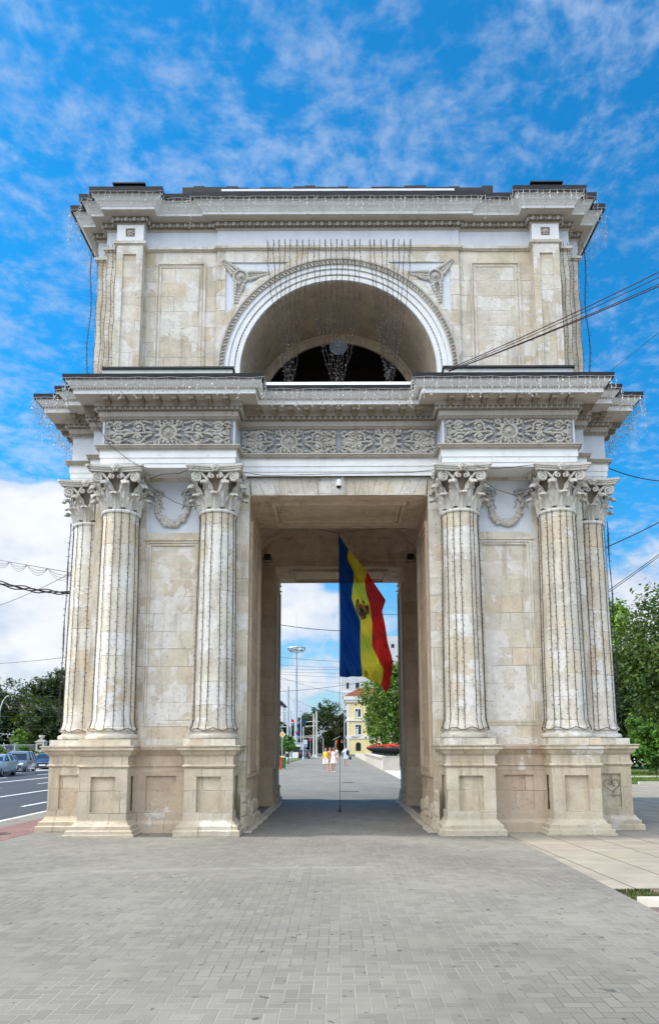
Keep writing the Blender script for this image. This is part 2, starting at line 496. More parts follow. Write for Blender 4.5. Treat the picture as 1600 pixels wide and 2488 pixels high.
def cloth_mat(name, rgb, thin=0.16):
    m, g, b, out = new_mat(name)
    pos = g.node('ShaderNodeNewGeometry').outputs['Position']
    k = g.lin(g.noise(pos, 4, 4), 0.3, 0.7, 0.93, 1.06)
    col = g.mix(1.0, rgb, g.vec(k, k, k), 'MULTIPLY')
    g.put(b.inputs['Base Color'], col)
    b.inputs['Roughness'].default_value = 0.7
    px, py, pz = g.xyz(pos)
    cr = g.noise(g.vec(g.m('ADD', g.m('MULTIPLY', px, 3.2), g.m('MULTIPLY', pz, 1.5)), g.m('MULTIPLY', g.m('SUBTRACT', pz, px), 0.35), 0.0), 2.0, 5, 0.6, dist=0.3)
    nb = g.bump(cr, 0.7, 0.08)
    g.put(b.inputs['Normal'], nb)
    tr = g.node('ShaderNodeBsdfTranslucent')
    g.put(tr.inputs[0], col)
    g.l.new(nb, tr.inputs['Normal'])
    mx = g.node('ShaderNodeMixShader')
    mx.inputs[0].default_value = 0.6
    g.l.new(b.outputs[0], mx.inputs[1]); g.l.new(tr.outputs[0], mx.inputs[2])
    tp = g.node('ShaderNodeBsdfTransparent')
    g.put(tp.inputs[0], rgb)
    m2 = g.node('ShaderNodeMixShader')
    m2.inputs[0].default_value = thin
    g.l.new(mx.outputs[0], m2.inputs[1]); g.l.new(tp.outputs[0], m2.inputs[2])
    g.l.new(m2.outputs[0], out.inputs[0])


cloth_mat("flag_blue", (0.006, 0.075, 0.33))
cloth_mat("flag_yellow", (0.88, 0.74, 0.06), 0.28)
cloth_mat("flag_red", (0.80, 0.035, 0.03), 0.22)


def glass_disc():
    m, g, b, out = new_mat("disc_glass")
    b.inputs['Base Color'].default_value = (0.5, 0.58, 0.68, 1)
    b.inputs['Roughness'].default_value = 0.25
    tp = g.node('ShaderNodeBsdfTransparent')
    mx = g.node('ShaderNodeMixShader')
    mx.inputs[0].default_value = 0.6
    g.l.new(b.outputs[0], mx.inputs[1]); g.l.new(tp.outputs[0], mx.inputs[2])
    g.l.new(mx.outputs[0], out.inputs[0])


glass_disc()


# ------------------------------------------------------------------ sky
def build_sky():
    g = NT(world.node_tree)
    world.node_tree.nodes.clear()
    out = g.node('ShaderNodeOutputWorld')
    bg = g.node('ShaderNodeBackground')
    sky = g.node('ShaderNodeTexSky', sky_type='NISHITA')
    sky.sun_disc = False
    sky.sun_elevation = R(SUN_EL)
    sky.sun_rotation = R(270 + SUN_AZ)
    sky.air_density = 1.0
    sky.dust_density = 0.4
    sky.ozone_density = 2.5
    d = g.node('ShaderNodeTexCoord').outputs['Generated']
    x, y, z = g.xyz(d)
    tint = g.ramp(z, [(0.0, (0.86, 0.98, 1.08)), (0.12, (0.42, 1.02, 1.25)), (0.30, (0.13, 1.16, 1.62)), (0.6, (0.12, 1.20, 1.70))])
    blue = g.mix(1.0, sky.outputs[0], tint, 'MULTIPLY')
    zz = g.m('MAXIMUM', g.m('ADD', z, 0.10), 0.05)
    px = g.m('DIVIDE', x, zz); py = g.m('DIVIDE', y, zz)
    p = g.vec(px, py, 0.0)
    # high mackerel cloud: a thin sheet broken into small puffs
    warp = g.v('ADD', p, g.v('SCALE', g.noise(p, 3.0, 3, 0.5, out=1), 0.10))
    big = g.noise(g.v('MULTIPLY', warp, (1.0, 1.15, 1.0)), 1.15, 4, 0.55)
    mid = g.noise(g.v('MULTIPLY', warp, (9.0, 9.0, 1.0)), 1.0, 6, 0.62)
    fine = g.noise(g.v('MULTIPLY', warp, (27.0, 25.0, 1.0)), 1.0, 5, 0.62)
    side = g.lin(px, -1.1, 1.1, 0.10, -0.03)
    mottle = g.m('ADD', g.m('MULTIPLY', mid, 0.55), g.m('MULTIPLY', fine, 0.45))
    mottle = g.lin(mottle, 0.32, 0.68, 0.2, 0.8)
    sheet = g.m('ADD', g.m('ADD', g.m('MULTIPLY', big, 0.46), g.m('MULTIPLY', mottle, 0.60)), side)
    sheet = g.m('MULTIPLY', g.step(sheet, 0.48, 0.80), 0.58)
    # cumulus low over the horizon
    q = g.v('MULTIPLY', d, (1.0, 1.0, 1.7))
    cum = g.noise(g.v('ADD', q, (0.35, 0.0, 0.12)), 4.6, 8, 0.55)
    low = g.m('SUBTRACT', 1.0, g.step(z, 0.10, 0.36))
    lx = g.lin(x, -0.5, 0.5, 0.09, 0.0)
    cbase = g.m('ADD', g.m('ADD', cum, g.m('MULTIPLY', low, 0.10)), lx)
    cbase = g.m('SUBTRACT', cbase, g.m('MULTIPLY', g.step(z, 0.25, 0.42), 0.5))
    for (c, r, k) in (((-0.385, 0.875, 0.285), 0.15, 0.30), ((-0.40, 0.90, 0.17), 0.18, 0.08), ((0.40, 0.88, 0.20), 0.08, 0.12), ((0.39, 0.91, 0.115), 0.10, 0.16), ((-0.01, 0.98, 0.19), 0.14, 0.04)):
        dist = g.v('LENGTH', g.v('SUBTRACT', d, c), out=1)
        cbase = g.m('ADD', cbase, g.m('MULTIPLY', g.m('SUBTRACT', 1.0, g.step(dist, r * 0.25, r)), k))
    cm = g.m('MULTIPLY', g.step(cbase, 0.58, 0.68), 0.95)
    veil = g.lin(x, -0.42, 0.12, 0.66, 0.22)
    veil = g.m('MULTIPLY', veil, g.lin(g.noise(q, 3.0, 6, 0.6), 0.3, 0.7, 0.72, 1.15))
    hz = g.m('MULTIPLY', g.m('SUBTRACT', 1.0, g.step(z, 0.0, 0.40)), veil, clamp=True)
    # unseen bright cloud bank, added behind the camera to lighten the front face
    back = g.m('MULTIPLY', g.step(y, 0.12, -0.45), g.step(g.m('ADD', g.noise(d, 2.2, 5), g.m('MULTIPLY', z, 0.2)), 0.40, 0.58))
    back = g.m('MULTIPLY', back, g.step(z, 0.02, 0.42))
    back = g.m('MULTIPLY', back, g.lin(x, -0.8, 0.8, 1.0, 0.45))
    cover = g.m('MAXIMUM', g.m('MAXIMUM', sheet, cm), hz)
    cover = g.m('MAXIMUM', cover, back)
    shade = g.lin(g.noise(q, 7.0, 5, 0.6), 0.3, 0.7, 0.88, 1.08)
    puff = g.m('MULTIPLY', g.step(cbase, 0.62, 0.86), 0.6)
    puff = g.m('ADD', puff, g.lin(g.noise(q, 9.0, 8, 0.62), 0.38, 0.62, 0.0, 0.75), clamp=True)
    cl = g.mix(g.m('MULTIPLY', cm, puff), (4.3, 5.2, 6.8), (7.4, 7.5, 7.6))
    cl = g.mix(back, cl, (7.5, 7.25, 6.9))
    cl = g.mix(1.0, cl, g.vec(shade, shade, shade), 'MULTIPLY')
    bright = g.m('ADD', 1.0, g.m('MULTIPLY', back, 4.6))
    cl = g.mix(1.0, cl, g.vec(bright, bright, bright), 'MULTIPLY')
    col = g.mix(cover, blue, cl)
    g.l.new(col, bg.inputs[0])
    bg.inputs[1].default_value = 0.08
    g.l.new(bg.outputs[0], out.inputs[0])


build_sky()


# ------------------------------------------------------------------ mesh helpers
class MB:
    def __init__(s):
        s.v = []; s.f = []; s.mi = []
        s.M = None
        s.cur = 0

    def add(s, vs, fs):
        o = len(s.v)
        if s.M is not None:
            vs = [tuple(s.M @ Vector(p)) for p in vs]
        s.v.extend(vs)
        s.f.extend([tuple(i + o for i in f) for f in fs])
        s.mi.extend([s.cur] * len(fs))

    def box(s, x0, x1, y0, y1, z0, z1):
        s.add([(x0, y0, z0), (x1, y0, z0), (x1, y1, z0), (x0, y1, z0), (x0, y0, z1), (x1, y0, z1), (x1, y1, z1), (x0, y1, z1)],
              [(0, 3, 2, 1), (4, 5, 6, 7), (0, 1, 5, 4), (1, 2, 6, 5), (2, 3, 7, 6), (3, 0, 4, 7)])

    def cbox(s, c, h):
        s.box(c[0] - h[0], c[0] + h[0], c[1] - h[1], c[1] + h[1], c[2] - h[2], c[2] + h[2])

    def prism(s, pts, y0, y1, axis='y'):
        """outline in (a,b) extruded along an axis"""
        n = len(pts)
        if axis == 'y': f = lambda p, t: (p[0], t, p[1])
        elif axis == 'x': f = lambda p, t: (t, p[0], p[1])
        else: f = lambda p, t: (p[0], p[1], t)
        vs = [f(p, y0) for p in pts] + [f(p, y1) for p in pts]
        fs = [tuple(range(n)), tuple(range(2 * n - 1, n - 1, -1))]
        fs += [(i, i + n, (i + 1) % n + n, (i + 1) % n) for i in range(n)]
        s.add(vs, fs)

    def lathe(s, prof, n=24, c=(0, 0, 0), cap=True):
        vs, fs = [], []
        for r, z in prof:
            for k in range(n):
                a = 2 * PI * k / n
                vs.append((c[0] + r * math.cos(a), c[1] + r * math.sin(a), c[2] + z))
        for i in range(len(prof) - 1):
            for k in range(n):
                k2 = (k + 1) % n
                fs.append((i * n + k, i * n + k2, (i + 1) * n + k2, (i + 1) * n + k))
        if cap:
            fs.append(tuple(range(n - 1, -1, -1)))
            fs.append(tuple((len(prof) - 1) * n + k for k in range(n)))
        s.add(vs, fs)

    def tube(s, pts, r, n=6, cap=True):
        pts = [Vector(p) for p in pts]
        if not hasattr(r, '__len__'): r = [r] * len(pts)
        vs, fs = [], []
        up = None
        for i, p in enumerate(pts):
            t = (pts[min(i + 1, len(pts) - 1)] - pts[max(i - 1, 0)])
            if t.length < 1e-9: t = Vector((0, 0, 1))
            t.normalize()
            if up is None:
                up = Vector((0, 0, 1)) if abs(t.z) < 0.9 else Vector((1, 0, 0))
            a = t.cross(up)
            if a.length < 1e-4: a = t.cross(Vector((0.3, 0.8, 0.5)))
            a.normalize()
            b = t.cross(a).normalized()
            up = b.copy() if False else up
            for k in range(n):
                q = 2 * PI * k / n
                vs.append(tuple(p + (a * math.cos(q) + b * math.sin(q)) * r[i]))
        for i in range(len(pts) - 1):
            for k in range(n):
                k2 = (k + 1) % n
                fs.append((i * n + k, i * n + k2, (i + 1) * n + k2, (i + 1) * n + k))
        if cap and n > 2:
            fs.append(tuple(range(n)))
            fs.append(tuple((len(pts) - 1) * n + k for k in range(n - 1, -1, -1)))
        s.add(vs, fs)

    def ell(s, c, r, nu=8, nv=5):
        vs = [(c[0], c[1], c[2] - r[2])]
        for j in range(1, nv):
            t = -PI / 2 + PI * j / nv
            for k in range(nu):
                a = 2 * PI * k / nu
                vs.append((c[0] + r[0] * math.cos(t) * math.cos(a), c[1] + r[1] * math.cos(t) * math.sin(a), c[2] + r[2] * math.sin(t)))
        vs.append((c[0], c[1], c[2] + r[2]))
        fs = []
        for k in range(nu):
            fs.append((0, 1 + (k + 1) % nu, 1 + k))
        for j in range(nv - 2):
            for k in range(nu):
                a = 1 + j * nu
                fs.append((a + k, a + (k + 1) % nu, a + nu + (k + 1) % nu, a + nu + k))
        a = 1 + (nv - 2) * nu
        for k in range(nu):
            fs.append((a + k, a + (k + 1) % nu, len(vs) - 1))
        s.add(vs, fs)

    def grid(s, fn, nu, nv):
        """fn(u,v) -> point, both 0..1"""
        vs = [fn(i / nu, j / nv) for j in range(nv + 1) for i in range(nu + 1)]
        w = nu + 1
        fs = [(j * w + i, j * w + i + 1, (j + 1) * w + i + 1, (j + 1) * w + i) for j in range(nv) for i in range(nu)]
        s.add(vs, fs)

    def build(s, name, mat, parent=None, smooth=False, loc=None):
        me = bpy.data.meshes.new(name)
        me.from_pydata(s.v, [], s.f)
        mats = mat if isinstance(mat, (list, tuple)) else [mat]
        for q in mats: me.materials.append(MATS[q])
        if len(mats) > 1:
            me.polygons.foreach_set('material_index', s.mi)
        if smooth:
            me.polygons.foreach_set('use_smooth', [True] * len(me.polygons))
        me.update()
        o = bpy.data.objects.new(name, me)
        COL.objects.link(o)
        if loc is not None: o.location = loc
        if parent is not None: o.parent = parent
        return o


def tag(o, label=None, cat=None, group=None, kind=None):
    if label: o['label'] = label
    if cat: o['category'] = cat
    if group: o['group'] = group
    if kind: o['kind'] = kind
    return o


def empty(name, loc=(0, 0, 0), rz=0.0, label=None, cat=None, group=None):
    o = bpy.data.objects.new(name, None)
    COL.objects.link(o)
    o.location = loc
    o.rotation_euler = (0, 0, rz)
    o.empty_display_size = 0.2
    return tag(o, label, cat, group)


KIDS = {}


def kids(o):
    return [c for c in bpy.data.objects if c.parent == o]


def copy_tree(o, parent=None, loc=None, rz=None):
    c = o.copy()
    COL.objects.link(c)
    if parent is not None: c.parent = parent
    if loc is not None: c.location = loc
    if rz is not None: c.rotation_euler = (0, 0, rz)
    for ch in kids(o):
        copy_tree(ch, c)
    return c


def shade_auto(o, ang=35):
    me = o.data
    bm = bmesh.new(); bm.from_mesh(me)
    for f in bm.faces: f.smooth = True
    for e in bm.edges:
        if len(e.link_faces) == 2 and e.calc_face_angle(0) > R(ang): e.smooth = False
    bm.to_mesh(me); bm.free()
    return o


# pixel of the 1540 px wide photo -> point on the plane y = Y (used to read off measurements)
_c, _s = math.cos(TILT), math.sin(TILT)


def on(px, py, Y):
    u = (px - 793.0) / 1732.0; w = (1501.0 - py) / 1732.0
    d = (u, _c - w * _s, _s + w * _c)
    k = (Y - CY) / d[1]
    return Vector((d[0] * k, Y, EYE + d[2] * k))


def sag(a, b, s, n=14):
    a, b = Vector(a), Vector(b)
    return [a.lerp(b, i / n) - Vector((0, 0, 4 * s * (i / n) * (1 - i / n))) for i in range(n + 1)]


# ================================================================== SETTING
def sheet(name, pts, z, mat):
    b = MB()
    b.add([(p[0], p[1], z) for p in pts], [tuple(range(len(pts)))])
    o = b.build(name, mat)
    tag(o, kind='structure')
    return o


def rect(x0, x1, y0, y1): return [(x0, y0), (x1, y0), (x1, y1), (x0, y1)]


sheet("ground", rect(-2500, 2500, -400, 4000), -0.30, "far_ground")
b = MB(); b.box(-6.13, 3.2, -40, 130, -0.28, 0.0)
tag(b.build("path", "pavers_grey"), kind='structure')
b = MB(); b.box(-7.14, -6.13, -40, 130, -0.28, 0.004)
tag(b.build("pavement", "pavers_red"), kind='structure')
b = MB(); b.box(-7.75, -7.14, -40, 130, -0.28, 0.0)
tag(b.build("pavement", "pavers_grey"), kind='structure')
b = MB()
y = -40
while y < 130:
    b.box(-7.92, -7.755, y, y + 0.985, -0.28, 0.006 + random.uniform(-.004, .004)); y += 1.0
tag(b.build("kerb", "kerb_stone"), kind='structure')
sheet("road", rect(-22.4, -7.9, -60, 320), -0.12, "asphalt")
b = MB()


def dash(x, y0, y1, w=0.13): b.box(x - w / 2, x + w / 2, y0, y1, -0.119, -0.114)


for k in range(24): dash(-9.85, -1.6 + k * 5.0 - 20, 0.35 + k * 5.0 - 20)
for k in range(20): dash(-15.45, 2.5 + k * 8 - 16, 6.2 + k * 8 - 16, 0.12)
for k in range(20): dash(-20.9, 24 + k * 8 - 24, 27.2 + k * 8 - 24, 0.14)
dash(-12.65, -60, 300, 0.15); dash(-18.2, -60, 300, 0.2)
tag(b.build("road_markings", "road_paint"), kind='structure')
b = MB(); b.box(-22.7, -22.4, -60, 320, -0.28, 0.02); b.box(-26.2, -22.7, -60, 320, -0.28, 0.0)
tag(b.build("pavement", "kerb_stone"), kind='structure')
# right side: big slabs, weed strip, bright kerb stone, granite
b = MB(); b.box(3.2, 40, -11.08, 13.6, -0.28, 0.004)
tag(b.build("pavement", "stone_slabs"), kind='structure')
b = MB(); b.box(3.2, 9, -11.68, -11.08, -0.28, -0.012)
tag(b.build("ground", "dirt"), kind='structure')
b = MB(); b.box(3.2, 9, -40, -12.1, -0.28, 0.003); b.box(3.42, 9, -12.1, -11.95, -0.28, 0.004)
tag(b.build("pavement", "granite_brown"), kind='structure')
b = MB()
b.prism([(3.24, -11.68), (9, -11.68), (9, -12.4), (3.52, -12.02)], -0.28, 0.03, 'z')
tag(b.build("kerb", "cut_stone_white"), kind='structure')
b = MB(); b.box(13.4, 40, 13.6, 13.85, -0.28, 0.10)
b.box(15, 40, 20.5, 21.3, -0.28, 0.07)
tag(b.build("kerb", "cut_stone_white"), kind='structure')
sheet("lawn", rect(8, 60, 13.85, 90), 0.02, "grass_soil")
sheet("path", rect(3.2, 5.2, 13.8, 130), 0.0, "kerb_stone")
sheet("ground", rect(4.2, 8.0, 35, 130), 0.03, "grass_soil")
b = MB()
b.prism([(-7.6, 61), (-5.8, 61), (-5.7, 130), (-7.6, 130)], -0.1, 0.06, 'z')
tag(b.build("ground", "grass_soil"), kind='structure')
sheet("street", rect(-7.7, 40, 130, 172), -0.05, "asphalt")
def cover(name, x0, x1, y0, y1, mat, label, rnd=False):
    t = empty(name, ((x0 + x1) / 2, (y0 + y1) / 2, 0.0), 0, label, "cover")
    hx, hy = (x1 - x0) / 2, (y1 - y0) / 2
    b = MB()
    if rnd: b.lathe([(hx, 0.001), (hx, 0.010), (hx * .86, 0.011), (hx * .84, 0.008), (0.0, 0.008)], 24, (0, 0, .004), False)
    else:
        b.box(-hx, hx, -hy, -hy + .02, 0.001, .008); b.box(-hx, hx, hy - .02, hy, 0.001, .008); b.box(-hx, -hx + .02, -hy + .02, hy - .02, 0.001, .008); b.box(hx - .02, hx, -hy + .02, hy - .02, 0.001, .008)
    b.build("rim", mat, t)
    b = MB()
    if rnd:
        for k in range(-3, 4): b.box(-hx * .6, hx * .6, k * hx * .2 - .01, k * hx * .2 + .01, .0125, .018)
    else: b.box(-hx + .02, hx - .02, -hy + .02, hy - .02, 0.001, .005)
    b.build("plate", mat, t)
    return t


cover("manhole_cover", -7.0, -6.45, -5.5, -4.95, "granite_brown", "round brown manhole cover in the red paving band", True)
cover("drain_slot", 0.12, 0.66, 16.0, 16.35, "trim_black", "narrow dark drain slot across the sunlit path behind the arch")
cover("drain_slot", -0.02, 0.72, 8.6, 8.8, "trim_black", "longer dark drain slot just outside the arch's shade")
# grass blades and weeds


def grass(name, area, n, h, seed, mat, z=0.0):
    rng = np.random.default_rng(seed)
    x = rng.uniform(area[0], area[1], n); yy = rng.uniform(area[2], area[3], n)
    a = rng.uniform(0, 2 * PI, n); hh = h * rng.uniform(0.4, 1.2, n); w = 0.25 * hh
    dx, dy = np.cos(a) * w, np.sin(a) * w
    lx, ly = rng.normal(0, .4, n) * hh, rng.normal(0, .4, n) * hh
    V = np.empty((n * 3, 3)); V[0::3] = np.c_[x - dx, yy - dy, np.full(n, z)]; V[1::3] = np.c_[x + dx, yy + dy, np.full(n, z)]
    V[2::3] = np.c_[x + lx, yy + ly, z + hh]
    me = bpy.data.meshes.new(name)
    me.from_pydata(V.tolist(), [], np.arange(n * 3).reshape(-1, 3).tolist())
    me.materials.append(MATS[mat])
    o = bpy.data.objects.new(name, me); COL.objects.link(o)
    return tag(o, kind='stuff')


tag(grass("weeds", (3.2, 3.62, -11.66, -11.1), 800, 0.03, 3, "leaf_deep", -0.012), "green weeds sprouting in the gap beside the slab paving", "weeds")
tag(grass("lawn_grass", (12, 32, 13.9, 30), 16000, 0.10, 4, "leaf_hedge", 0.02), "short green lawn beside the slab paving on the right", "grass")

# ================================================================== THE ARCH
ARCH = empty("triumphal_arch", (0, -0.6, 0), 0, "tall cream limestone triumphal arch with Corinthian columns and an attic storey", "arch")
AINV = Matrix.Translation((0, 0.6, 0))


def part(b, name, mat, parent=None, smooth=False, auto=None):
    """mesh given in world coordinates, parented to the arch (or one of its parts, all at the arch's origin)"""
    b.v = [(p[0], p[1] + 0.6, p[2]) for p in b.v]
    o = b.build(name, mat, parent or ARCH, smooth)
    if auto: shade_auto(o, auto)
    return o


YC = -0.6


def plan_from(half):
    """front half of the right side -> closed counter-clockwise outline, mirrored front/back and left/right"""
    back = [(x, 2 * YC - y) for x, y in reversed(half)]
    right = half + back
    left = [(-x, y) for x, y in reversed(right)]
    return right + left


def offset(pl, p):
    n = len(pl); out = []
    for i in range(n):
        a, b_, c = pl[i - 1], pl[i], pl[(i + 1) % n]

        def nrm(u, w):
            dx, dy = w[0] - u[0], w[1] - u[1]; l = math.hypot(dx, dy) or 1
            return (dy / l, -dx / l)
        n1, n2 = nrm(a, b_), nrm(b_, c)
        if abs(n1[0] - n2[0]) + abs(n1[1] - n2[1]) < 1e-6: o = n1
        else: o = (n1[0] + n2[0], n1[1] + n2[1])
        out.append((b_[0] + o[0] * p, b_[1] + o[1] * p))
    return out


def sweep(b, pl, prof, caps=(True, True), skip=()):
    n = len(pl); vs = []
    for p, z in prof:
        vs += [(q[0], q[1], z) for q in offset(pl, p)]
    fs = []
    for j in range(len(prof) - 1):
        for i in range(n):
            if i in skip: continue
            k = (i + 1) % n
            fs.append((j * n + i, j * n + k, (j + 1) * n + k, (j + 1) * n + i))
    if caps[0]: fs.append(tuple(range(n - 1, -1, -1)))
    if caps[1]: fs.append(tuple((len(prof) - 1) * n + i for i in range(n)))
    b.add(vs, fs)


def edges_along(pl, p, ymax=99.0):
    """outline edges at an offset, facing front or sides"""
    q = offset(pl, p); n = len(q); out = []
    for i in range(n):
        a, c = q[i], q[(i + 1) % n]
        dx, dy = c[0] - a[0], c[1] - a[1]; l = math.hypot(dx, dy)
        if l < 0.03: continue
        nrm = (dy / l, -dx / l)
        if nrm[1] > 0.5 or (a[1] + c[1]) / 2 > ymax: continue
        out.append((a, c, l, nrm))
    return out


def along(pl, p, spacing, margin=0.0, ymax=99.0):
    for a, c, l, nrm in edges_along(pl, p, ymax):
        L = l - 2 * margin
        if L <= 0.01: continue
        k = max(1, round(L / spacing))
        for i in range(k):
            t = (margin + L * (i + 0.5) / k) / l
            yield (a[0] + (c[0] - a[0]) * t, a[1] + (c[1] - a[1]) * t, nrm, L / k)


def face_m(x, y, z, nrm):
    """local frame: x along the face, -y outward, z up"""
    ang = math.atan2(nrm[0], -nrm[1])
    return Matrix.Translation((x, y, z)) @ Matrix.Rotation(ang, 4, 'Z')


# ---- heights
Z_CAP = 1.71       # top of the pedestals
Z_ENT = 7.39       # underside of the entablature
OPEN = 1.92        # half width of the passage
Z_LIN = 7.0
YF, YB = -4.87, 3.67
YI, YJ = -2.45, 1.5

# ---- wall of the lower storey
for sx in (-1, 1):
    b = MB()
    x0, x1 = sorted((sx * OPEN, sx * 5.12))
    b.box(x0, x1, YF + 0.07, YI, 0, Z_LIN)
    part(b, "pier", "limestone_inner")
    b = MB()
    b.box(x0, x1, YJ, YB, 0, Z_LIN)
    part(b, "pier", "limestone_inner")
    b = MB()
    x0, x1 = sorted((sx * 2.55, sx * 5.12))
    b.box(x0, x1, YI, YJ, 0, Z_ENT + 1.3)
    part(b, "side_wall", "limestone_inner")
    # outer skins in clean stone
    b = MB()
    xs = sorted((sx * 5.12, sx * 5.17))
    b.box(xs[0], xs[1], YF + 0.07, YB, 0, Z_ENT)
    part(b, "side_facing", "limestone")
    # front skin with two real recesses: garland field and tall panel
    b = MB()
    lo, hi = sorted((sx * 1.9, sx * 5.17))
    c = sx * 3.5
    g0, g1 = c - 0.60, c + 0.60      # garland field
    p0, p1 = c - 0.56, c + 0.56      # tall panel
    y0, y1 = YF, YF + 0.07
    b.box(lo, g0, y0, y1, 1.4, Z_ENT); b.box(g1, hi, y0, y1, 1.4, Z_ENT)
    b.box(g0, g1, y0, y1, 7.32, Z_ENT); b.box(g0, g1, y0, y1, 6.0, 6.18)
    b.box(g0, p0, y0, y1, 1.4, 6.0); b.box(p1, g1, y0, y1, 1.4, 6.0)
    b.box(p0, p1, y0, y1, 1.4, 2.10)
    part(b, "front_facing", "limestone")
    b = MB(); b.box(p0, p1, YF + 0.04, YF + 0.069, 2.10, 6.0)
    part(b, "wall_panel", "limestone_patched")
    b = MB()
    for (a0, a1, q0, q1, d) in ((p0, p1, 2.10, 6.0, 0.0), (p0 + 0.05, p1 - 0.05, 2.15, 5.95, 0.018)):
        t = 0.045
        yy0, yy1 = YF - 0.012 + d, YF + 0.045
        b.box(a0, a0 + t, yy0, yy1, q0, q1); b.box(a1 - t, a1, yy0, yy1, q0, q1)
        b.box(a0 + t, a1 - t, yy0, yy1, q1 - t, q1); b.box(a0 + t, a1 - t, yy0, yy1, q0, q0 + t)
    b.box(p0 - 0.05, p1 + 0.05, YF - 0.035, YF - 0.001, 6.005, 6.045)
    part(b, "panel_frame", "limestone")
    b = MB(); b.box(g0, g1, YF + 0.045, YF + 0.069, 6.18, 7.32)
    part(b, "garland_field", "blue_white_paint")
# lintels with flat-arch stones, ceiling fields
b = MB(); b.box(-5.12, 5.12, YF + 0.07, YI, Z_LIN, Z_ENT + 1.0); b.box(-5.12, 5.12, YJ, YB, Z_LIN, Z_ENT + 1.0)
part(b, "lintel", "limestone_vault")
b = MB()
nv = 13
for i in range(nv):                                # leaning flat-arch stones
    t0, t1 = -1 + 2 * i / nv, -1 + 2 * (i + 1) / nv
    top, bot = 1.86, 1.86
    lean = 0.24
    pts = [(t0 * bot, Z_LIN), (t1 * bot - 0.006, Z_LIN), (t1 * (top + lean) - 0.006, Z_ENT), (t0 * (top + lean), Z_ENT)]
    pts = [(max(-1.895, min(1.895, p[0])), p[1]) for p in pts]
    b.prism(pts, YF + random.uniform(-0.004, 0.004), YF + 0.068)
part(b, "flat_arch", "limestone_patched")


def soffit_frame(b, x0, x1, y0, y1, z):
    for k, (t, d) in enumerate(((0.085, 0.075), (0.06, 0.035))):
        o = k * 0.12
        a0, a1, c0, c1 = x0 + o, x1 - o, y0 + o, y1 - o
        b.box(a0, a0 + t, c0, c1, z - d, z - 0.001); b.box(a1 - t, a1, c0, c1, z - d, z - 0.001)
        b.box(a0 + t, a1 - t, c0, c0 + t, z - d, z - 0.001); b.box(a0 + t, a1 - t, c1 - t, c1, z - d, z - 0.001)


b = MB()
soffit_frame(b, -1.48, 1.48, YF + 0.45, YI - 0.42, Z_LIN)
part(b, "ceiling_frame", "limestone_vault")
b = MB()
soffit_frame(b, -1.48, 1.48, YJ + 0.3, YB - 0.35, Z_LIN)
part(b, "ceiling_frame", "limestone_vault")
# framed fields on the passage walls
for sx in (-1, 1):
    for (ya, yb) in ((YF + 0.38, YI - 0.22), (YJ + 0.22, YB - 0.3)):
        b = MB()
        for k, d in enumerate((0.05, 0.028)):
            t = 0.075; o = k * 0.12
            a0, a1, q0, q1 = ya + o, yb - o, 1.05 + o, 6.55 - o
            xs = sorted((sx * (OPEN - d), sx * (OPEN - 0.001)))
            b.box(xs[0], xs[1], a0, a0 + t, q0, q1); b.box(xs[0], xs[1], a1 - t, a1, q0, q1)
            b.box(xs[0], xs[1], a0 + t, a1 - t, q1 - t, q1); b.box(xs[0], xs[1], a0 + t, a1 - t, q0, q0 + t)
        part(b, "passage_panel", "limestone_inner")
# cloister vault over the crossing, spring ledge, four ribs at the corners
b = MB()
cx0, cx1, cy0, cy1 = -2.55, 2.55, YI, YJ
zs, zt = 7.22, 8.25
nl = 10


def ring(t):
    k = math.sin(t * PI / 2); hgt = 1 - math.cos(t * PI / 2)
    hgt, k = math.sin(t * PI / 2), 1 - math.cos(t * PI / 2)
    q = 0.62 * k
    return [(cx0 + (cx1 - cx0) * q, cy0 + (cy1 - cy0) * q, zs + (zt - zs) * hgt), (cx1 - (cx1 - cx0) * q, cy0 + (cy1 - cy0) * q, zs + (zt - zs) * hgt),
            (cx1 - (cx1 - cx0) * q, cy1 - (cy1 - cy0) * q, zs + (zt - zs) * hgt), (cx0 + (cx1 - cx0) * q, cy1 - (cy1 - cy0) * q, zs + (zt - zs) * hgt)]


vs = []; fs = []
for i in range(nl + 1): vs += ring(i / nl * 0.92)
for i in range(nl):
    for k in range(4):
        k2 = (k + 1) % 4
        fs.append((i * 4 + k, (i + 1) * 4 + k, (i + 1) * 4 + k2, i * 4 + k2))
fs.append(tuple(nl * 4 + k for k in range(4)))
b.add(vs, fs)
part(b, "crossing_vault", "limestone_vault")
b = MB()
for (x0, x1, y0, y1) in ((cx0, cx1, cy1 - 0.05, cy1 + 0.01), (cx0, cx1, cy0 - 0.01, cy0 + 0.05), (cx0 - 0.01, cx0 + 0.05, cy0 + 0.05, cy1 - 0.05), (cx1 - 0.05, cx1 + 0.01, cy0 + 0.05, cy1 - 0.05)):
    b.box(x0, x1, y0, y1, Z_LIN + 0.012, 7.06); b.box(x0, x1, y0, y1, 7.17, 7.23)
part(b, "vault_ledge", "limestone_vault")
for kx, ky in ((0, 1), (1, 1)):
    pts = []
    for i in range(nl + 1):
        r_ = ring(i / nl * 0.92)
        p = r_[3 if kx == 0 else 2]
        pts.append((p[0], p[1], p[2] - 0.015))
    b = MB(); b.tube(pts, 0.085, 6)
    part(b, "vault_rib", "limestone_vault")

# ---- pedestals (local: origin at the column axis on the ground, front = -y)


def rough(b, amp, f=3.0, zmax=99):
    out = []
    for p in b.v:
        if p[2] < zmax:
            n = mnoise.noise_vector(Vector(p) * f)
            out.append((p[0] + n.x * amp, p[1] + n.y * amp, p[2] + n.z * amp * 0.6))
        else: out.append(p)
    b.v = out


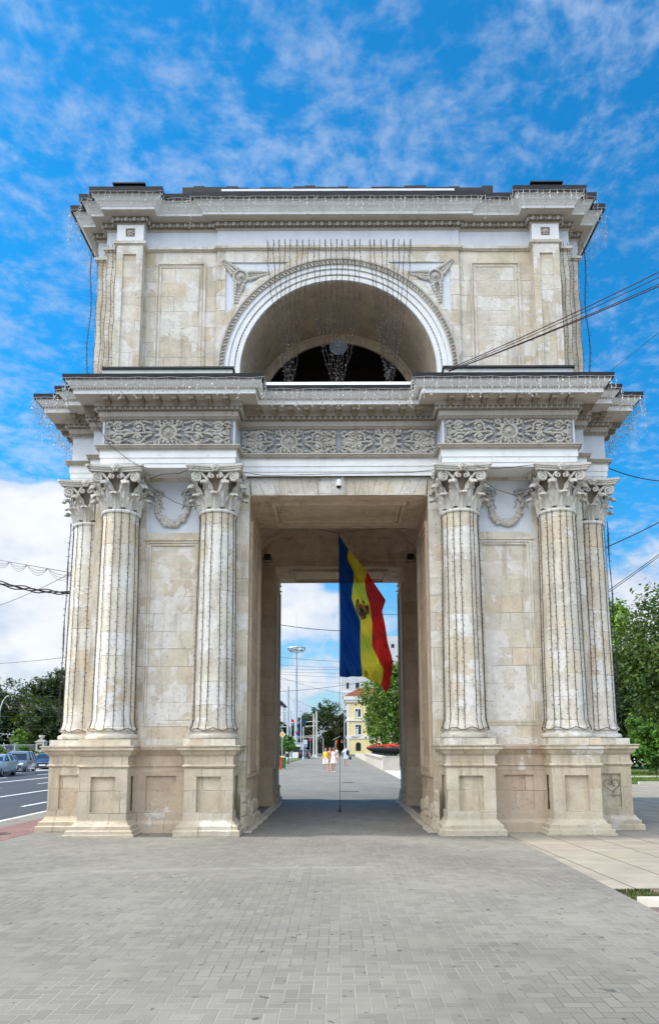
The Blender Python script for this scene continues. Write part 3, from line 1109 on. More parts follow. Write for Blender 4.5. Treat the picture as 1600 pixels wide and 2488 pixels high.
def pedestal_mesh(extra):
    b = MB(); hw, hd = 0.47, 0.50
    sq = [(hw, -hd), (hw, hd), (-hw, hd), (-hw, -hd)]
    base = [(0.165, -0.25), (0.165, 0.10), (0.155, 0.115), (0.115, 0.12), (0.115, 0.185), (0.105, 0.20), (0.075, 0.205), (0.03, 0.27), (0.025, 0.285), (0.0, 0.29)]
    if extra: base = [(0.20, -0.25), (0.20, 0.04), (0.165, 0.045)] + [(p - 0.002, z) for p, z in base[1:]]
    sweep(b, sq, base + [(-0.05, 0.29)], (True, True))
    # die: core and a frame of four raised strips on the faces
    b.box(-hw + 0.05, hw - 0.05, -hd + 0.085, hd, 0.28, 1.30)
    z0, z1, r0, r1 = 0.29, 1.285, 0.44, 1.115
    w = 0.235
    b.box(-hw, -w, -hd, -hd + 0.085, z0, z1); b.box(w, hw, -hd, -hd + 0.085, z0, z1)
    b.box(-w, w, -hd, -hd + 0.085, r1, z1); b.box(-w, w, -hd, -hd + 0.085, z0, r0)
    for s in (-1, 1):
        xs = sorted((s * (hw - 0.05), s * hw))
        b.box(xs[0], xs[1], -hd + 0.085, -hd + 0.22, z0, z1); b.box(xs[0], xs[1], hd - 0.22, hd, z0, z1)
        b.box(xs[0], xs[1], -hd + 0.22, hd - 0.22, r1, z1); b.box(xs[0], xs[1], -hd + 0.22, hd - 0.22, z0, r0)
    sweep(b, sq, [(0.0, 1.285), (0.025, 1.29), (0.04, 1.31), (0.025, 1.335), (0.0, 1.345), (0.0, 1.50), (0.02, 1.51), (0.055, 1.545), (0.085, 1.60), (0.10, 1.605), (0.13, 1.62), (0.13, 1.675), (0.15, 1.68), (0.15, Z_CAP), (0.0, Z_CAP + 0.001)], (True, True))
    return b


def weather(o, cut, amp, seed=0.0, zlim=0.7):
    """split long edges and wear the stone unevenly, most near the ground"""
    bm = bmesh.new(); bm.from_mesh(o.data)
    bmesh.ops.remove_doubles(bm, verts=bm.verts, dist=0.0004)
    for _ in range(4):
        es = [e for e in bm.edges if e.calc_length() > cut]
        if not es: break
        bmesh.ops.subdivide_edges(bm, edges=es, cuts=1, use_grid_fill=True)
    for v in bm.verts:
        p = v.co + Vector((seed, seed * 2, 0))
        n = mnoise.noise_vector(p * 3.1) * 0.6 + mnoise.noise_vector(p * 9.0) * 0.4
        k = amp * (1.0 + 1.6 * max(0.0, (zlim - v.co.z) / zlim))
        bite = max(0.0, mnoise.noise(p * 2.3 + Vector((3, 1, 7))) - 0.35) * 0.07
        v.co += Vector((n.x, n.y, n.z * 0.6)) * k
        c = Vector((v.co.x, v.co.y, 0))
        if c.length > 0.3: v.co -= c.normalized() * bite * (1.0 if v.co.z < zlim else 0.35)
    bmesh.ops.triangulate(bm, faces=[f for f in bm.faces if len(f.verts) > 4])
    bm.to_mesh(o.data); bm.free()
    return o


FRONT_COLS = [(-4.55, -5.12), (-2.52, -5.12), (2.52, -5.12), (4.55, -5.12)]
SIDE_Y = [-4.25, -2.22, 1.02, 3.05]
b = pedestal_mesh(True)
ped_a = weather(b.build("pedestal", "limestone_base", ARCH), 0.16, 0.007, 1.0)
b = pedestal_mesh(False)
ped_b = weather(b.build("pedestal", "limestone_base", ARCH), 0.16, 0.007, 5.0)
ped_c = weather(pedestal_mesh(False).build("pedestal", "limestone_base", ARCH), 0.16, 0.008, 9.0)
ped_d = weather(pedestal_mesh(True).build("pedestal", "limestone_base", ARCH), 0.16, 0.008, 14.0)


def place(o, x, y, rz):
    o.location = (x, y + 0.6, 0); o.rotation_euler = (0, 0, rz)


place(ped_a, -4.55, -5.12, 0)
place(ped_b, -2.52, -5.12, 0)
place(ped_c, 2.52, -5.12, 0)
place(ped_d, 4.55, -5.12, 0)
spots = []
for yy in SIDE_Y: spots += [(ped_b, 5.45, yy, PI / 2), (ped_b, -5.45, yy, -PI / 2)]
for xx in (-4.55, -2.52, 2.52, 4.55): spots.append((ped_b, xx, 2 * YC + 5.12, PI))
for src, x, yy, rz in spots:
    c = src.copy(); COL.objects.link(c); place(c, x, yy, rz)
# dado between the pedestals
for sx in (-1, 1):
    b = MB(); c = sx * 3.535; h = 0.56
    y0 = -5.19
    b.box(c - h, c + h, y0 + 0.05, YF + 0.06, 0, 1.42)
    z0, z1, r0, r1, w = 0.25, 1.30, 0.44, 1.115, 0.30
    b.box(c - h, c - w, y0, y0 + 0.05, z0, z1); b.box(c + w, c + h, y0, y0 + 0.05, z0, z1)
    b.box(c - w, c + w, y0, y0 + 0.05, r1, z1); b.box(c - w, c + w, y0, y0 + 0.05, z0, r0)
    b.box(c - h, c + h, y0 - 0.05, y0 + 0.05, -0.1, 0.19)
    b.prism([(y0 - 0.05, 0.19), (y0 + 0.05, 0.19), (y0 + 0.05, 0.25), (y0, 0.25)], c - h, c + h, 'x')
    b.box(c - h, c + h, y0 - 0.025, y0 + 0.05, 1.30, 1.34)
    b.prism([(y0, 1.50), (y0 - 0.09, 1.60), (y0 - 0.13, 1.62), (y0 - 0.15, 1.68), (y0 - 0.15, Z_CAP), (y0 + 0.3, Z_CAP), (y0 + 0.3, 1.42), (y0 + 0.05, 1.42), (y0 + 0.05, 1.34), (y0, 1.34)], c - h, c + h, 'x')
    part(b, "dado_wall", "limestone_pink")
    # base of the wall beside the passage
    b = MB()
    xs = sorted((sx * 1.90, sx * 2.06))
    b.box(xs[0], xs[1], YF - 0.03, YF + 0.07, 0, 1.40)
    part(b, "front_facing", "limestone_base")
# worn rubble at the foot of the passage walls
rng = random.Random(11)
for sx in (-1, 1):
    for (ya, yb) in ((YF - 0.25, YI), (YJ, YB)):
        b = MB()
        y = ya
        while y < yb - 0.1:
            w = rng.uniform(0.25, 0.5); z = 0.0
            w = min(w, yb - y)
            for lvl in range(rng.choice((2, 2, 3))):
                hh = rng.uniform(0.18, 0.34); d = 0.06 - lvl * 0.02 + rng.uniform(-0.015, 0.02)
                xa, xb = sorted((sx * (OPEN - d), sx * (OPEN + 0.05)))
                g0 = len(b.v)
                gu, gv = 5, 5
                xf = sx * (OPEN - d); xk = sx * (OPEN + 0.05)

                def fn(u, v):
                    e = min(u, 1 - u, v, 1 - v)
                    p = Vector((xf, y + 0.006 + (w - 0.012) * u, z + (hh - 0.01) * v))
                    n1 = mnoise.noise(p * 7 + Vector((lvl * 3, 0, 0))); n2 = mnoise.noise(p * 19)
                    dep = 0.035 * n1 + 0.015 * n2 + (0.03 if e < 0.01 else 0.0)
                    return (p.x + sx * dep, p.y + 0.012 * n2, p.z + 0.012 * n1)
                pts = [[fn(i / gu, j / gv) for i in range(gu + 1)] for j in range(gv + 1)]
                vs_ = [q for r_ in pts for q in r_] + [(xk, y, z), (xk, y + w, z), (xk, y + w, z + hh), (xk, y, z + hh)]
                W = gu + 1; N = len(vs_) - 4
                fs_ = [(j * W + i, j * W + i + 1, (j + 1) * W + i + 1, (j + 1) * W + i) for j in range(gv) for i in range(gu)]
                fs_ += [(0, N) + tuple() + (N + 1,) + tuple(range(gu, -1, -1))[:-1]] if False else []
                top = [gv * W + i for i in range(W)]
                fs_ += [tuple(top + [N + 2, N + 3]), tuple([j * W for j in range(gv + 1)] + [N + 3, N]), tuple([j * W + gu for j in range(gv + 1)][::-1] + [N + 1, N + 2])]
                b.add(vs_, fs_)
                z += hh
            y += w
        part(b, "rubble_footing", "limestone_base" if ya < -3 else "limestone_inner")
    b = MB()                                      # mortar skirt on the pavers
    pts = []
    n = 26
    for i in range(n + 1):
        yy = YF - 0.35 + (YB - YF + 0.35) * i / n
        pts.append((sx * (OPEN - 0.16 - 0.07 * rng.random()), yy))
    poly = pts + [(sx * (OPEN + 0.05), YB), (sx * (OPEN + 0.05), YF - 0.35)]
    if sx > 0: poly = poly[::-1]
    b.prism(poly, 0.002, 0.014, 'z')
    part(b, "mortar_skirt", "limestone")

# ---- columns


def leaf(b, ang, r0, z0, h, w, out):
    nu, nv = 6, 9
    ca, sa = math.cos(ang), math.sin(ang)

    def fn(u, v):
        s = u * 2 - 1
        wid = w * (0.62 + 0.5 * math.sin(v * PI * 0.75)) * (1 - 0.35 * max(0, v - 0.7) / 0.3)
        lob = 1 + 0.16 * math.sin(v * PI * 5.0) * abs(s)
        side = s * wid * 0.5 * lob
        if v < 0.8:
            rr = r0 + out * (v ** 2.2) * 0.8; zz = z0 + h * v * 1.08
        else:
            t = (v - 0.8) / 0.2
            rr = r0 + out * (0.49 + 0.75 * math.sin(t * PI * 0.55)); zz = z0 + h * (0.864 + 0.13 * math.sin(t * PI * 0.8) - 0.13 * t * t)
        ridge = 0.035 * (1 - abs(s)) * (1 - 0.4 * v) + 0.014 * math.cos(s * PI * 3)
        rr += ridge - 0.03 * s * s
        return (rr * ca - side * sa, rr * sa + side * ca, zz)
    b.grid(fn, nu, nv)
    b.grid(lambda u, v: tuple(c - 0.02 * k for c, k in zip(fn(1 - u, v), (ca, sa, 0.3))), nu, nv)


def spiral(c, r, turns, a0, d=1, n=26, ax=(1, 0, 0), up=(0, 0, 1), r_end=0.2):
    ax, up, c = Vector(ax), Vector(up), Vector(c)
    out = []
    for i in range(n + 1):
        t = i / n
        a = a0 + d * t * turns * 2 * PI
        q = r * (1 - (1 - r_end) * t)
        out.append(c + ax * (q * math.cos(a)) + up * (q * math.sin(a)))
    return out


def capital_mesh():
    """z = 0 at the astragal, about 0.9 high"""
    b = MB()
    b.cur = 1  # bell darkened so the gaps between the leaves look shaded
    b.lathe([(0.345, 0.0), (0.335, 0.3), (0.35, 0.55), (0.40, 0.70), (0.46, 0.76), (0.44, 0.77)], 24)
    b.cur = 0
    for k in range(8): leaf(b, PI / 8 + k * PI / 4 + PI / 8, 0.37, 0.0, 0.33, 0.215, 0.20)
    for k in range(8): leaf(b, PI / 8 + k * PI / 4, 0.365, 0.06, 0.53, 0.20, 0.22)
    for k in range(4):
        a = PI / 4 + k * PI / 2
        rad = Vector((math.cos(a), math.sin(a), 0)); tang = Vector((-math.sin(a), math.cos(a), 0))
        for s in (-1, 1):
            c = rad * 0.575 + Vector((0, 0, 0.665)) + tang * (0.045 * s)
            side = (rad * 0.86 + tang * (-0.5 * s)).normalized()
            sp = spiral(c, 0.105, 1.75, PI * 0.5, -1, 26, side, (0, 0, 1), 0.16)
            stem = [rad * 0.40 + tang * (0.24 * s) + Vector((0, 0, 0.40)), rad * 0.43 + tang * (0.20 * s) + Vector((0, 0, 0.60)), rad * 0.50 + tang * (0.10 * s) + Vector((0, 0, 0.74))]
            path = stem + sp
            rr = [0.02, 0.026, 0.03] + [0.032 - 0.012 * i / 26 for i in range(27)]
            b.tube(path, rr, 6)
            b.ell(tuple(c), (0.03, 0.03, 0.03), 6, 4)
            # inner helices
            m = a + s * PI / 4
            mr = Vector((math.cos(m), math.sin(m), 0)); mt = Vector((-math.sin(m), math.cos(m), 0))
            c2 = mr * 0.47 - mt * (s * 0.075) + Vector((0, 0, 0.68))
            sp2 = spiral(c2, 0.062, 1.4, PI * 0.5, 1, 16, mt * s, (0, 0, 1), 0.2)
            st2 = [mr * 0.39 - mt * (s * 0.25) + Vector((0, 0, 0.42)), mr * 0.42 - mt * (s * 0.2) + Vector((0, 0, 0.62)), mr * 0.46 - mt * (s * 0.12) + Vector((0, 0, 0.735))]
            b.tube(st2 + sp2, [0.018, 0.022, 0.022] + [0.022 - 0.008 * i / 16 for i in range(17)], 5)
    # abacus with hollow sides
    for (z0, z1, g) in ((0.775, 0.82, 0.0), (0.82, 0.855, 0.025), (0.855, 0.90, 0.05)):
        pts = []
        half, hol = 0.545 + g, 0.085
        for k in range(4):
            a = k * PI / 2
            ca, sa = math.cos(a), math.sin(a)
            for i in range(9):
                t = -1 + 2 * i / 8
                dx = half - hol * (1 - t * t); dy = t * half * 0.94
                if abs(t) == 1: pass
                pts.append((dx * ca - dy * sa, dx * sa + dy * ca))
        b.prism(pts, z0, z1, 'z')
    for k in range(4):
        a = k * PI / 2
        c = Vector((math.cos(a), math.sin(a), 0)) * 0.52 + Vector((0, 0, 0.835))
        tt = Vector((-math.sin(a), math.cos(a), 0))
        b.ell(tuple(c + Vector((math.cos(a), math.sin(a), 0)) * 0.03), (0.035, 0.035, 0.035), 6, 4)
        for j in range(6):
            q = j * PI / 3
            pc = c + tt * (0.055 * math.cos(q)) + Vector((0, 0, 0.055 * math.sin(q)))
            b.ell(tuple(pc), (0.036, 0.036, 0.036), 6, 4)
    return b


b = MB()
H_SH0, H_SH1 = 2.09, 6.47
prof = []
for i in range(13):
    t = i / 12
    prof.append((0.405 - 0.045 * t ** 1.6, H_SH0 + (H_SH1 - H_SH0) * t))
prof[0] = (0.425, H_SH0)
prof.insert(1, (0.407, H_SH0 + 0.05))
b.lathe(prof, 40)
shaft = b.build("column", "limestone_drum", ARCH)
shade_auto(shaft, 40)
b = MB()
b.lathe([(0.385, 6.44), (0.40, 6.455), (0.405, 6.475), (0.39, 6.50), (0.365, 6.505)], 32)
neck = b.build("astragal", "cream_trim", shaft); shade_auto(neck, 40)
b = capital_mesh()
cap = b.build("capital", ["capital_stone", "shaded_hollow"], shaft, loc=(0, 0, 6.49)); shade_auto(cap, 50)
b = MB()
b.box(-0.50, 0.50, -0.50, 0.50, Z_CAP - 0.01, 1.83)
b.lathe([(0.46, 1.83), (0.49, 1.845), (0.50, 1.88), (0.49, 1.915), (0.46, 1.93), (0.435, 1.935), (0.42, 1.955), (0.42, 1.985), (0.44, 1.99), (0.462, 2.005), (0.465, 2.03), (0.455, 2.055), (0.43, 2.07), (0.42, 2.09)], 40)
cbase = b.build("column_base", "limestone", shaft); shade_auto(cbase, 40)
shaft.location = (-4.55, -5.12 + 0.6, 0)
cols = [(-2.52, -5.12, .3), (2.52, -5.12, 0), (4.55, -5.12, .2)]
for yy in SIDE_Y: cols += [(5.45, yy, PI / 2), (-5.45, yy, -PI / 2)]
for xx in (-4.55, -2.52, 2.52, 4.55): cols.append((xx, 2 * YC + 5.12, PI))
for x, yy, a in cols:
    copy_tree(shaft, ARCH, (x, yy + 0.6, 0), round(a / (PI / 2)) * PI / 2)

# ---- entablature
EP = plan_from([(2.15, -4.97), (2.15, -5.47), (4.90, -5.47), (4.90, -4.97), (5.25, -4.97), (5.25, -4.63), (5.82, -4.63), (5.82, -1.85), (5.25, -1.85)])
b = MB()
sweep(b, EP, [(0, Z_ENT), (0, 7.475), (0.018, 7.48), (0.018, 7.59), (0.036, 7.595), (0.036, 7.755)], (False, False))
for sx in (-1, 1):                                 # undersides of the projecting blocks
    xs = sorted((sx * 2.15, sx * 4.90)); b.box(xs[0] + .002, xs[1] - .002, -5.468, YF + 0.065, Z_ENT, Z_ENT + .02)
    xs = sorted((sx * 5.10, sx * 5.82)); b.box(xs[0] + .002, xs[1] - .002, -4.628, -1.852, Z_ENT + .001, Z_ENT + .021); b.box(xs[0] + .002, xs[1] - .002, .652, 3.428, Z_ENT + .001, Z_ENT + .021)
part(b, "architrave", "white_paint")
b = MB()
sweep(b, EP, [(0.036, 7.755), (0.06, 7.765), (0.10, 7.82), (0.125, 7.83), (0.125, 7.85), (0.0, 7.852)], (False, False))
part(b, "architrave_moulding", "relief_plaster")
b = MB()
for x, y, n, l in along(EP, 0.09, 0.075):
    b.M = face_m(x, y, 7.795, n); b.ell((0, 0, 0), (0.026, 0.018, 0.032), 6, 4)
    b.M = b.M @ Matrix.Translation((l / 2, 0, 0)); b.box(-0.008, 0.008, -0.012, 0.02, -0.03, 0.03)
b.M = None
part(b, "architrave_ornament", "brown_moulding")
b = MB()
sweep(b, EP, [(0, 7.85), (0, 8.41)], (False, False))
part(b, "frieze", "blue_white_paint")
for xa, xb, yy in ((-4.86, -2.19, -5.47), (2.19, 4.86, -5.47), (-2.11, 2.11, -4.97)):
    b = MB(); b.box(xa, xb, yy - .006, yy - .001, 7.862, 8.40)
    part(b, "frieze_panel", "relief_ground")
b = MB()
sweep(b, EP, [(0, 8.41), (0.045, 8.412), (0.045, 8.475), (0.07, 8.478), (0.07, 8.585)], (False, False))
part(b, "frieze_fascia", "soffit_plaster")
b = MB()
for x, y, n, l in along(EP, 0.045, 0.058):
    b.M = face_m(x, y, 0, n); b.box(-0.018, 0.018, -0.028, 0.01, 8.418, 8.472)
b.M = None
part(b, "dentil_band", "brown_moulding")
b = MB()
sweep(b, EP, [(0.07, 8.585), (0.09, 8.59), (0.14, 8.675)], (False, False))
part(b, "egg_ground", "shaded_hollow")  # shade between the eggs put into the band's colour
b = MB()
sweep(b, EP, [(0.14, 8.675), (0.15, 8.68), (0.15, 8.775), (0.47, 8.777)], (False, False))
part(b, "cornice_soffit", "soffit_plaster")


def egg(b, w, h):
    """one egg with its shell and a dart beside it; face plane at y = 0, z centred"""
    b.ell((0, -0.01, 0.005), (w * 0.27, 0.04, h * 0.44), 8, 6)
    pts = [(w * 0.40 * math.cos(a), -0.012, h * 0.5 * math.sin(a) + 0.01) for a in [PI * (1.0 + i / 8) for i in range(9)]]
    pts = [(-w * 0.40, -0.012, h * 0.46)] + pts + [(w * 0.40, -0.012, h * 0.46)]
    b.tube(pts, w * 0.06, 4)
    b.box(w * 0.5 - w * 0.045, w * 0.5 + w * 0.045, -0.03, 0.02, -h * 0.46, h * 0.46)


b = MB()
for x, y, n, l in along(EP, 0.115, 0.112):
    b.M = face_m(x, y, 8.632, n) @ Matrix.Rotation(R(-25), 4, 'X'); egg(b, l, 0.095)
b.M = None
part(b, "egg_and_dart", "relief_plaster", smooth=True)
# modillions, one by one
b = MB()
b.box(-0.066, 0.066, -0.30, 0.0, 8.745 - 8.68, 8.775 - 8.68)
sidep = [(0.0, -0.002), (0.0, 0.065), (-0.285, 0.065), (-0.285, 0.02), (-0.26, 0.005), (-0.20, 0.03), (-0.12, 0.012), (-0.05, -0.012)]
b.prism(sidep, -0.055, 0.055, 'x')
b.tube([(-0.058, -0.26, 0.03), (0.058, -0.26, 0.03)], 0.028, 8)
b.tube([(-0.058, -0.045, 0.02), (0.058, -0.045, 0.02)], 0.03, 8)
for k in range(4): b.ell((0.028 * (-1 if k % 2 else 1), -0.09 - 0.045 * k, 0.012 + 0.012 * (k % 2)), (0.03, 0.03, 0.02), 6, 4)
first = None
for x, y, n, l in along(EP, 0.15, 0.335, 0.13, ymax=3.0):
    if first is None:
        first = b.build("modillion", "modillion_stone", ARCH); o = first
    else:
        o = first.copy(); COL.objects.link(o)
    o.location = (x, y + 0.6, 8.68); o.rotation_euler = (0, 0, math.atan2(n[0], -n[1]))
b = MB()
sweep(b, EP, [(0.47, 8.777), (0.47, 8.865), (0.48, 8.868), (0.50, 8.90), (0.505, 8.91), (0.52, 8.925), (0.56, 8.955), (0.585, 8.985), (0.60, 9.01), (0.60, 9.03)], (False, False))
part(b, "cornice", "white_paint")
b = MB()
for x, y, n, l in along(EP, 0.492, 0.055):
    b.M = face_m(x, y, 8.884, n); b.box(-0.016, 0.016, -0.02, 0.01, -0.014, 0.014)
b.M = None
part(b, "cornice_bead", "brown_moulding")
b = MB()
sweep(b, EP, [(0.60, 9.03), (0.635, 9.012), (0.65, 9.12), (0.45, 9.14), (0.0, 9.16)], (False, True))
part(b, "roof_sheet", "black_sheet")
# raised flashing in front of the attic
for sx in (-1, 1):
    b = MB()
    xs = sorted((sx * 2.28, sx * 5.05))
    b.box(xs[0], xs[1], -5.12, -4.75, 9.13, 9.74)
    o = part(b, "flashing_kerb", "weathered_sheet")
    b = MB(); b.box(xs[0] - 0.03, xs[1] + 0.03, -5.17, -4.74, 9.742, 9.785)
    part(b, "flashing_cap", "black_sheet")
b = MB()
b.prism([(-5.56, 9.125), (-5.50, 9.245), (-5.2, 9.265), (-5.2, 9.13)], -2.0, 2.0, 'x')
part(b, "centre_flashing", "weathered_sheet")

# ---- carved relief on the frieze


def rosette(b, cx, cz, y, r, petals=8, ring_=True):
    if ring_:
        b.tube([(cx + r * math.cos(2 * PI * i / 20), y - 0.02, cz + r * math.sin(2 * PI * i / 20)) for i in range(21)], 0.022 * r / 0.16 + 0.006, 6, False)
    for k in range(petals * 2 if ring_ else petals):
        a = 2 * PI * k / (petals * 2 if ring_ else petals)
        rr = r * 0.55
        c = (cx + rr * math.cos(a), y - 0.012, cz + rr * math.sin(a))
        L = r * 0.36; W = r * (0.11 if ring_ else 0.32)
        b.tube([(cx + (rr - L) * math.cos(a), y - 0.02, cz + (rr - L) * math.sin(a)), c, (cx + (rr + L) * math.cos(a), y - 0.008, cz + (rr + L) * math.sin(a))], [W * 0.6, W, W * 0.5], 5)
    b.ell((cx, y - 0.03, cz), (r * 0.24, 0.04, r * 0.24), 8, 5)


def scroll(b, cx, cz, y, r, a0, d, tail, w=0.026):
    sp = [Vector((p.x, y - 0.02, p.z)) for p in spiral((cx, 0, cz), r, 1.35, a0, d, 22, (1, 0, 0), (0, 0, 1), 0.32)]
    st = sp[0]
    e = Vector((tail[0], y - 0.015, tail[1]))
    tang = (sp[0] - sp[1]).normalized()
    m = st + tang * (e - st).length * 0.45
    pre = [e.lerp(m, t).lerp(m.lerp(st, t), t) for t in (0, .25, .5, .75)]
    n = len(pre) + len(sp)
    b.tube(pre + sp, [w * (0.55 + 0.6 * math.sin(PI * min(1, (i + 2) / n))) for i in range(n)], 6)
    # leaf curls along the outside
    for i in range(2, len(pre) + 14, 2):
        p = (pre + sp)[i]
        q = Vector((p.x - cx, 0, p.z - cz))
        if q.length < 1e-4: continue
        q.normalize()
        b.ell((p.x + q.x * w * 1.1, y - 0.016, p.z + q.z * w * 1.1), (w * 0.95, 0.03, w * 0.8), 6, 4)


def relief_half(b, x0, s, zc, y, L, H):
    """ornament running from x0 outward (s = +1/-1) over length L"""
    h = H / 2
    X = lambda t: x0 + s * t
    if s > 0:
        rosette(b, X(0), zc, y, 0.165)
        b.prism([(X(.165 * math.cos(2 * PI * i / 24)), zc + .165 * math.sin(2 * PI * i / 24)) for i in range(24)], y - .012, y - .001)
    for q in (-1, 1):
        # shell leaves beside the rosette
        for k in range(4):
            a = R(18 + 26 * k) * q
            b.tube([(X(0.18 * math.cos(a)), y - 0.02, zc + 0.18 * math.sin(a)), (X(0.27 * math.cos(a) + .02), y - 0.03, zc + 0.24 * math.sin(a))], [0.035, 0.018], 6)
        scroll(b, X(0.07), zc + q * 0.225, y, 0.05, R(-90) * q, -q * s, (X(0.2), zc + q * 0.20), 0.016)
        scroll(b, X(0.22), zc + q * 0.215, y, 0.055, R(90) * q, q * s, (X(0.30), zc + q * 0.12), 0.018)
        # first volute pair
        scroll(b, X(0.62), zc + q * 0.115, y, 0.115, R(200) if s > 0 else R(-20), -q * s, (X(0.34), zc + q * 0.02), 0.024)
        b.ell((X(0.62), y - 0.03, zc + q * 0.115), (0.045, 0.035, 0.045), 7, 5)
        # acanthus sheath over it
        pts = [(X(0.36), zc + q * 0.21), (X(0.50), zc + q * 0.245), (X(0.66), zc + q * 0.24), (X(0.80), zc + q * 0.19), (X(0.93), zc + q * 0.12)]
        for i in range(len(pts) - 1):
            for t in (0, .5):
                px = pts[i][0] + (pts[i + 1][0] - pts[i][0]) * t; pz = pts[i][1] + (pts[i + 1][1] - pts[i][1]) * t
                b.ell((px, y - 0.018, pz), (0.055, 0.035, 0.024), 7, 4)
        # lance leaves between
        b.tube([(X(0.32), y - 0.015, zc + q * 0.04), (X(0.43), y - 0.035, zc + q * 0.10), (X(0.50), y - 0.01, zc + q * 0.07)], [0.012, 0.03, 0.006], 6)
        b.tube([(X(0.72), y - 0.01, zc + q * 0.01), (X(0.84), y - 0.035, zc + q * 0.035), (X(0.95), y - 0.01, zc + q * 0.09)], [0.012, 0.034, 0.006], 6)
        # outer flower volute
        scroll(b, X(L - 0.27), zc + q * 0.14, y, 0.115, R(250 if q > 0 else 110) if s > 0 else R(290 if q > 0 else 70), q * s, (X(0.80), zc + q * 0.06), 0.025)
        rosette(b, X(L - 0.27), zc + q * 0.14, y, 0.085, 6, False)
        scroll(b, X(L - 0.085), zc + q * 0.175, y, 0.07, R(-90) * q, q * s, (X(L - 0.03), zc), 0.02)
    b.tube([(X(0.3), y - 0.012, zc), (X(0.6), y - 0.02, zc), (X(L - 0.3), y - 0.012, zc)], [0.014, 0.02, 0.012], 6)
    for k in range(5):
        b.tube([(X(L - 0.26), y - 0.012, zc), (X(L - 0.03), y - 0.025, zc - 0.06 + 0.03 * k)], [0.012, 0.018], 5)


zc = 8.13
for cx, Lh, yy in ((-3.525, 1.30, -5.47), (3.525, 1.30, -5.47), (-1.06, 1.02, -4.97), (1.06, 1.02, -4.97)):
    b = MB()
    relief_half(b, cx, 1, zc, yy, Lh, 0.56); relief_half(b, cx, -1, zc, yy, Lh, 0.56)
    b.v = [(p[0], yy + (p[1] - yy) * 1.7 - .004, p[2]) for p in b.v]
    part(b, "frieze_relief", "relief_plaster", smooth=True)

# ---- garlands under the entablature
for sx in (-1, 1):
    b = MB(); c = sx * 3.545; y = YF + 0.04; zt_ = 7.04
    for k in (-1, 1):
        x = c + k * 0.34
        b.lathe([(0.09, 0), (0.095, 0.03), (0.07, 0.045)], 16, (0, 0, 0)) if False else None
        b.tube([(x + 0.085 * math.cos(2 * PI * i / 16), y - 0.02, zt_ + 0.085 * math.sin(2 * PI * i / 16)) for i in range(17)], 0.022, 6, False)
        b.ell((x, y - 0.02, zt_), (0.04, 0.04, 0.04))
        for s in (-1, 1):
            b.tube([(x + s * 0.04, y - 0.015, zt_), (x + s * 0.13, y - 0.03, zt_ + 0.05), (x + s * 0.16, y - 0.02, zt_ - 0.02), (x + s * 0.09, y - 0.01, zt_ - 0.06)], 0.022, 5)
            b.tube([(x + s * 0.03, y - 0.015, zt_ - 0.08), (x + s * 0.12, y - 0.02, zt_ - 0.16), (x + s * 0.10, y - 0.015, zt_ - 0.24), (x + s * 0.15, y - 0.01, zt_ - 0.33)], [0.02, 0.02, 0.018, 0.012], 5)
        b.tube([(x, y - 0.015, zt_ - 0.09), (x, y - 0.03, zt_ - 0.2)], [0.03, 0.04], 6)
    n = 30
    for i in range(n + 1):
        t = -math.cos(PI * i / n)
        x = c + 0.34 * t; z = zt_ - 0.16 - 0.50 * math.sqrt(max(0, 1 - t * t)) ** 0.9
        w = 0.082 + 0.055 * (1 - t * t)
        for j in range(4):
            b.ell((x + rng.uniform(-.045, .045), y - 0.02 - rng.uniform(0, .02), z + rng.uniform(-.045, .045)), (w * .42, 0.05, w * .42), 7, 5)
    part(b, "garland", "relief_plaster", smooth=True)

# ---- attic
AP = plan_from([(2.76, -4.55), (2.76, -4.50), (4.41, -4.50), (4.41, -4.72), (5.0, -4.72), (5.0, -4.50), (5.30, -4.50), (5.30, -4.15), (5.62, -4.15), (5.62, -3.55), (5.30, -3.55)])
NP = len(AP)
b = MB()
sweep(b, AP, [(0, 9.1), (0, 12.94)], (False, False), skip=(NP - 1,))
part(b, "attic_wall", "limestone")
b = MB()
sweep(b, AP, [(0.0, 12.94), (0.03, 12.945), (0.045, 12.97), (0.07, 12.975), (0.07, 13.035), (0.03, 13.05), (0, 13.055)], (True, False))
part(b, "attic_string_course", "limestone")
b = MB(); sweep(b, AP, [(0.008, 13.055), (0.008, 13.44)], (False, False))
part(b, "attic_frieze", "blue_white_paint")
b = MB()
sweep(b, AP, [(0.008, 13.44), (0.03, 13.445), (0.03, 13.475), (0.05, 13.48)], (False, False))
part(b, "attic_cornice_soffit", "soffit_plaster")
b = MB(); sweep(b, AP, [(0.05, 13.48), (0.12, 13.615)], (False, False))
part(b, "egg_ground", "shaded_hollow")  # attic band, darkened likewise for the shaded gaps between eggs
b = MB()
sweep(b, AP, [(0.12, 13.615), (0.13, 13.625), (0.30, 13.63), (0.30, 13.635)], (False, False))
part(b, "attic_cornice_soffit", "soffit_plaster")
b = MB()
for x, y, n, l in along(AP, 0.085, 0.185):
    b.M = face_m(x, y, 13.55, n) @ Matrix.Rotation(R(-25), 4, 'X'); egg(b, l, 0.135)
b.M = None
part(b, "egg_and_dart", "relief_plaster", smooth=True)
b = MB()
sweep(b, AP, [(0.30, 13.633), (0.30, 13.70), (0.315, 13.705), (0.335, 13.735), (0.36, 13.76), (0.37, 13.77), (0.40, 13.79), (0.43, 13.83), (0.45, 13.875), (0.47, 13.88), (0.47, 13.895)], (False, False))
part(b, "attic_cornice", "white_paint")
b = MB()
sweep(b, AP, [(0.47, 13.895), (0.505, 13.865), (0.525, 14.015), (0.30, 14.04), (0.0, 14.10)], (False, True))
part(b, "attic_roof", "black_sheet")
b = MB()
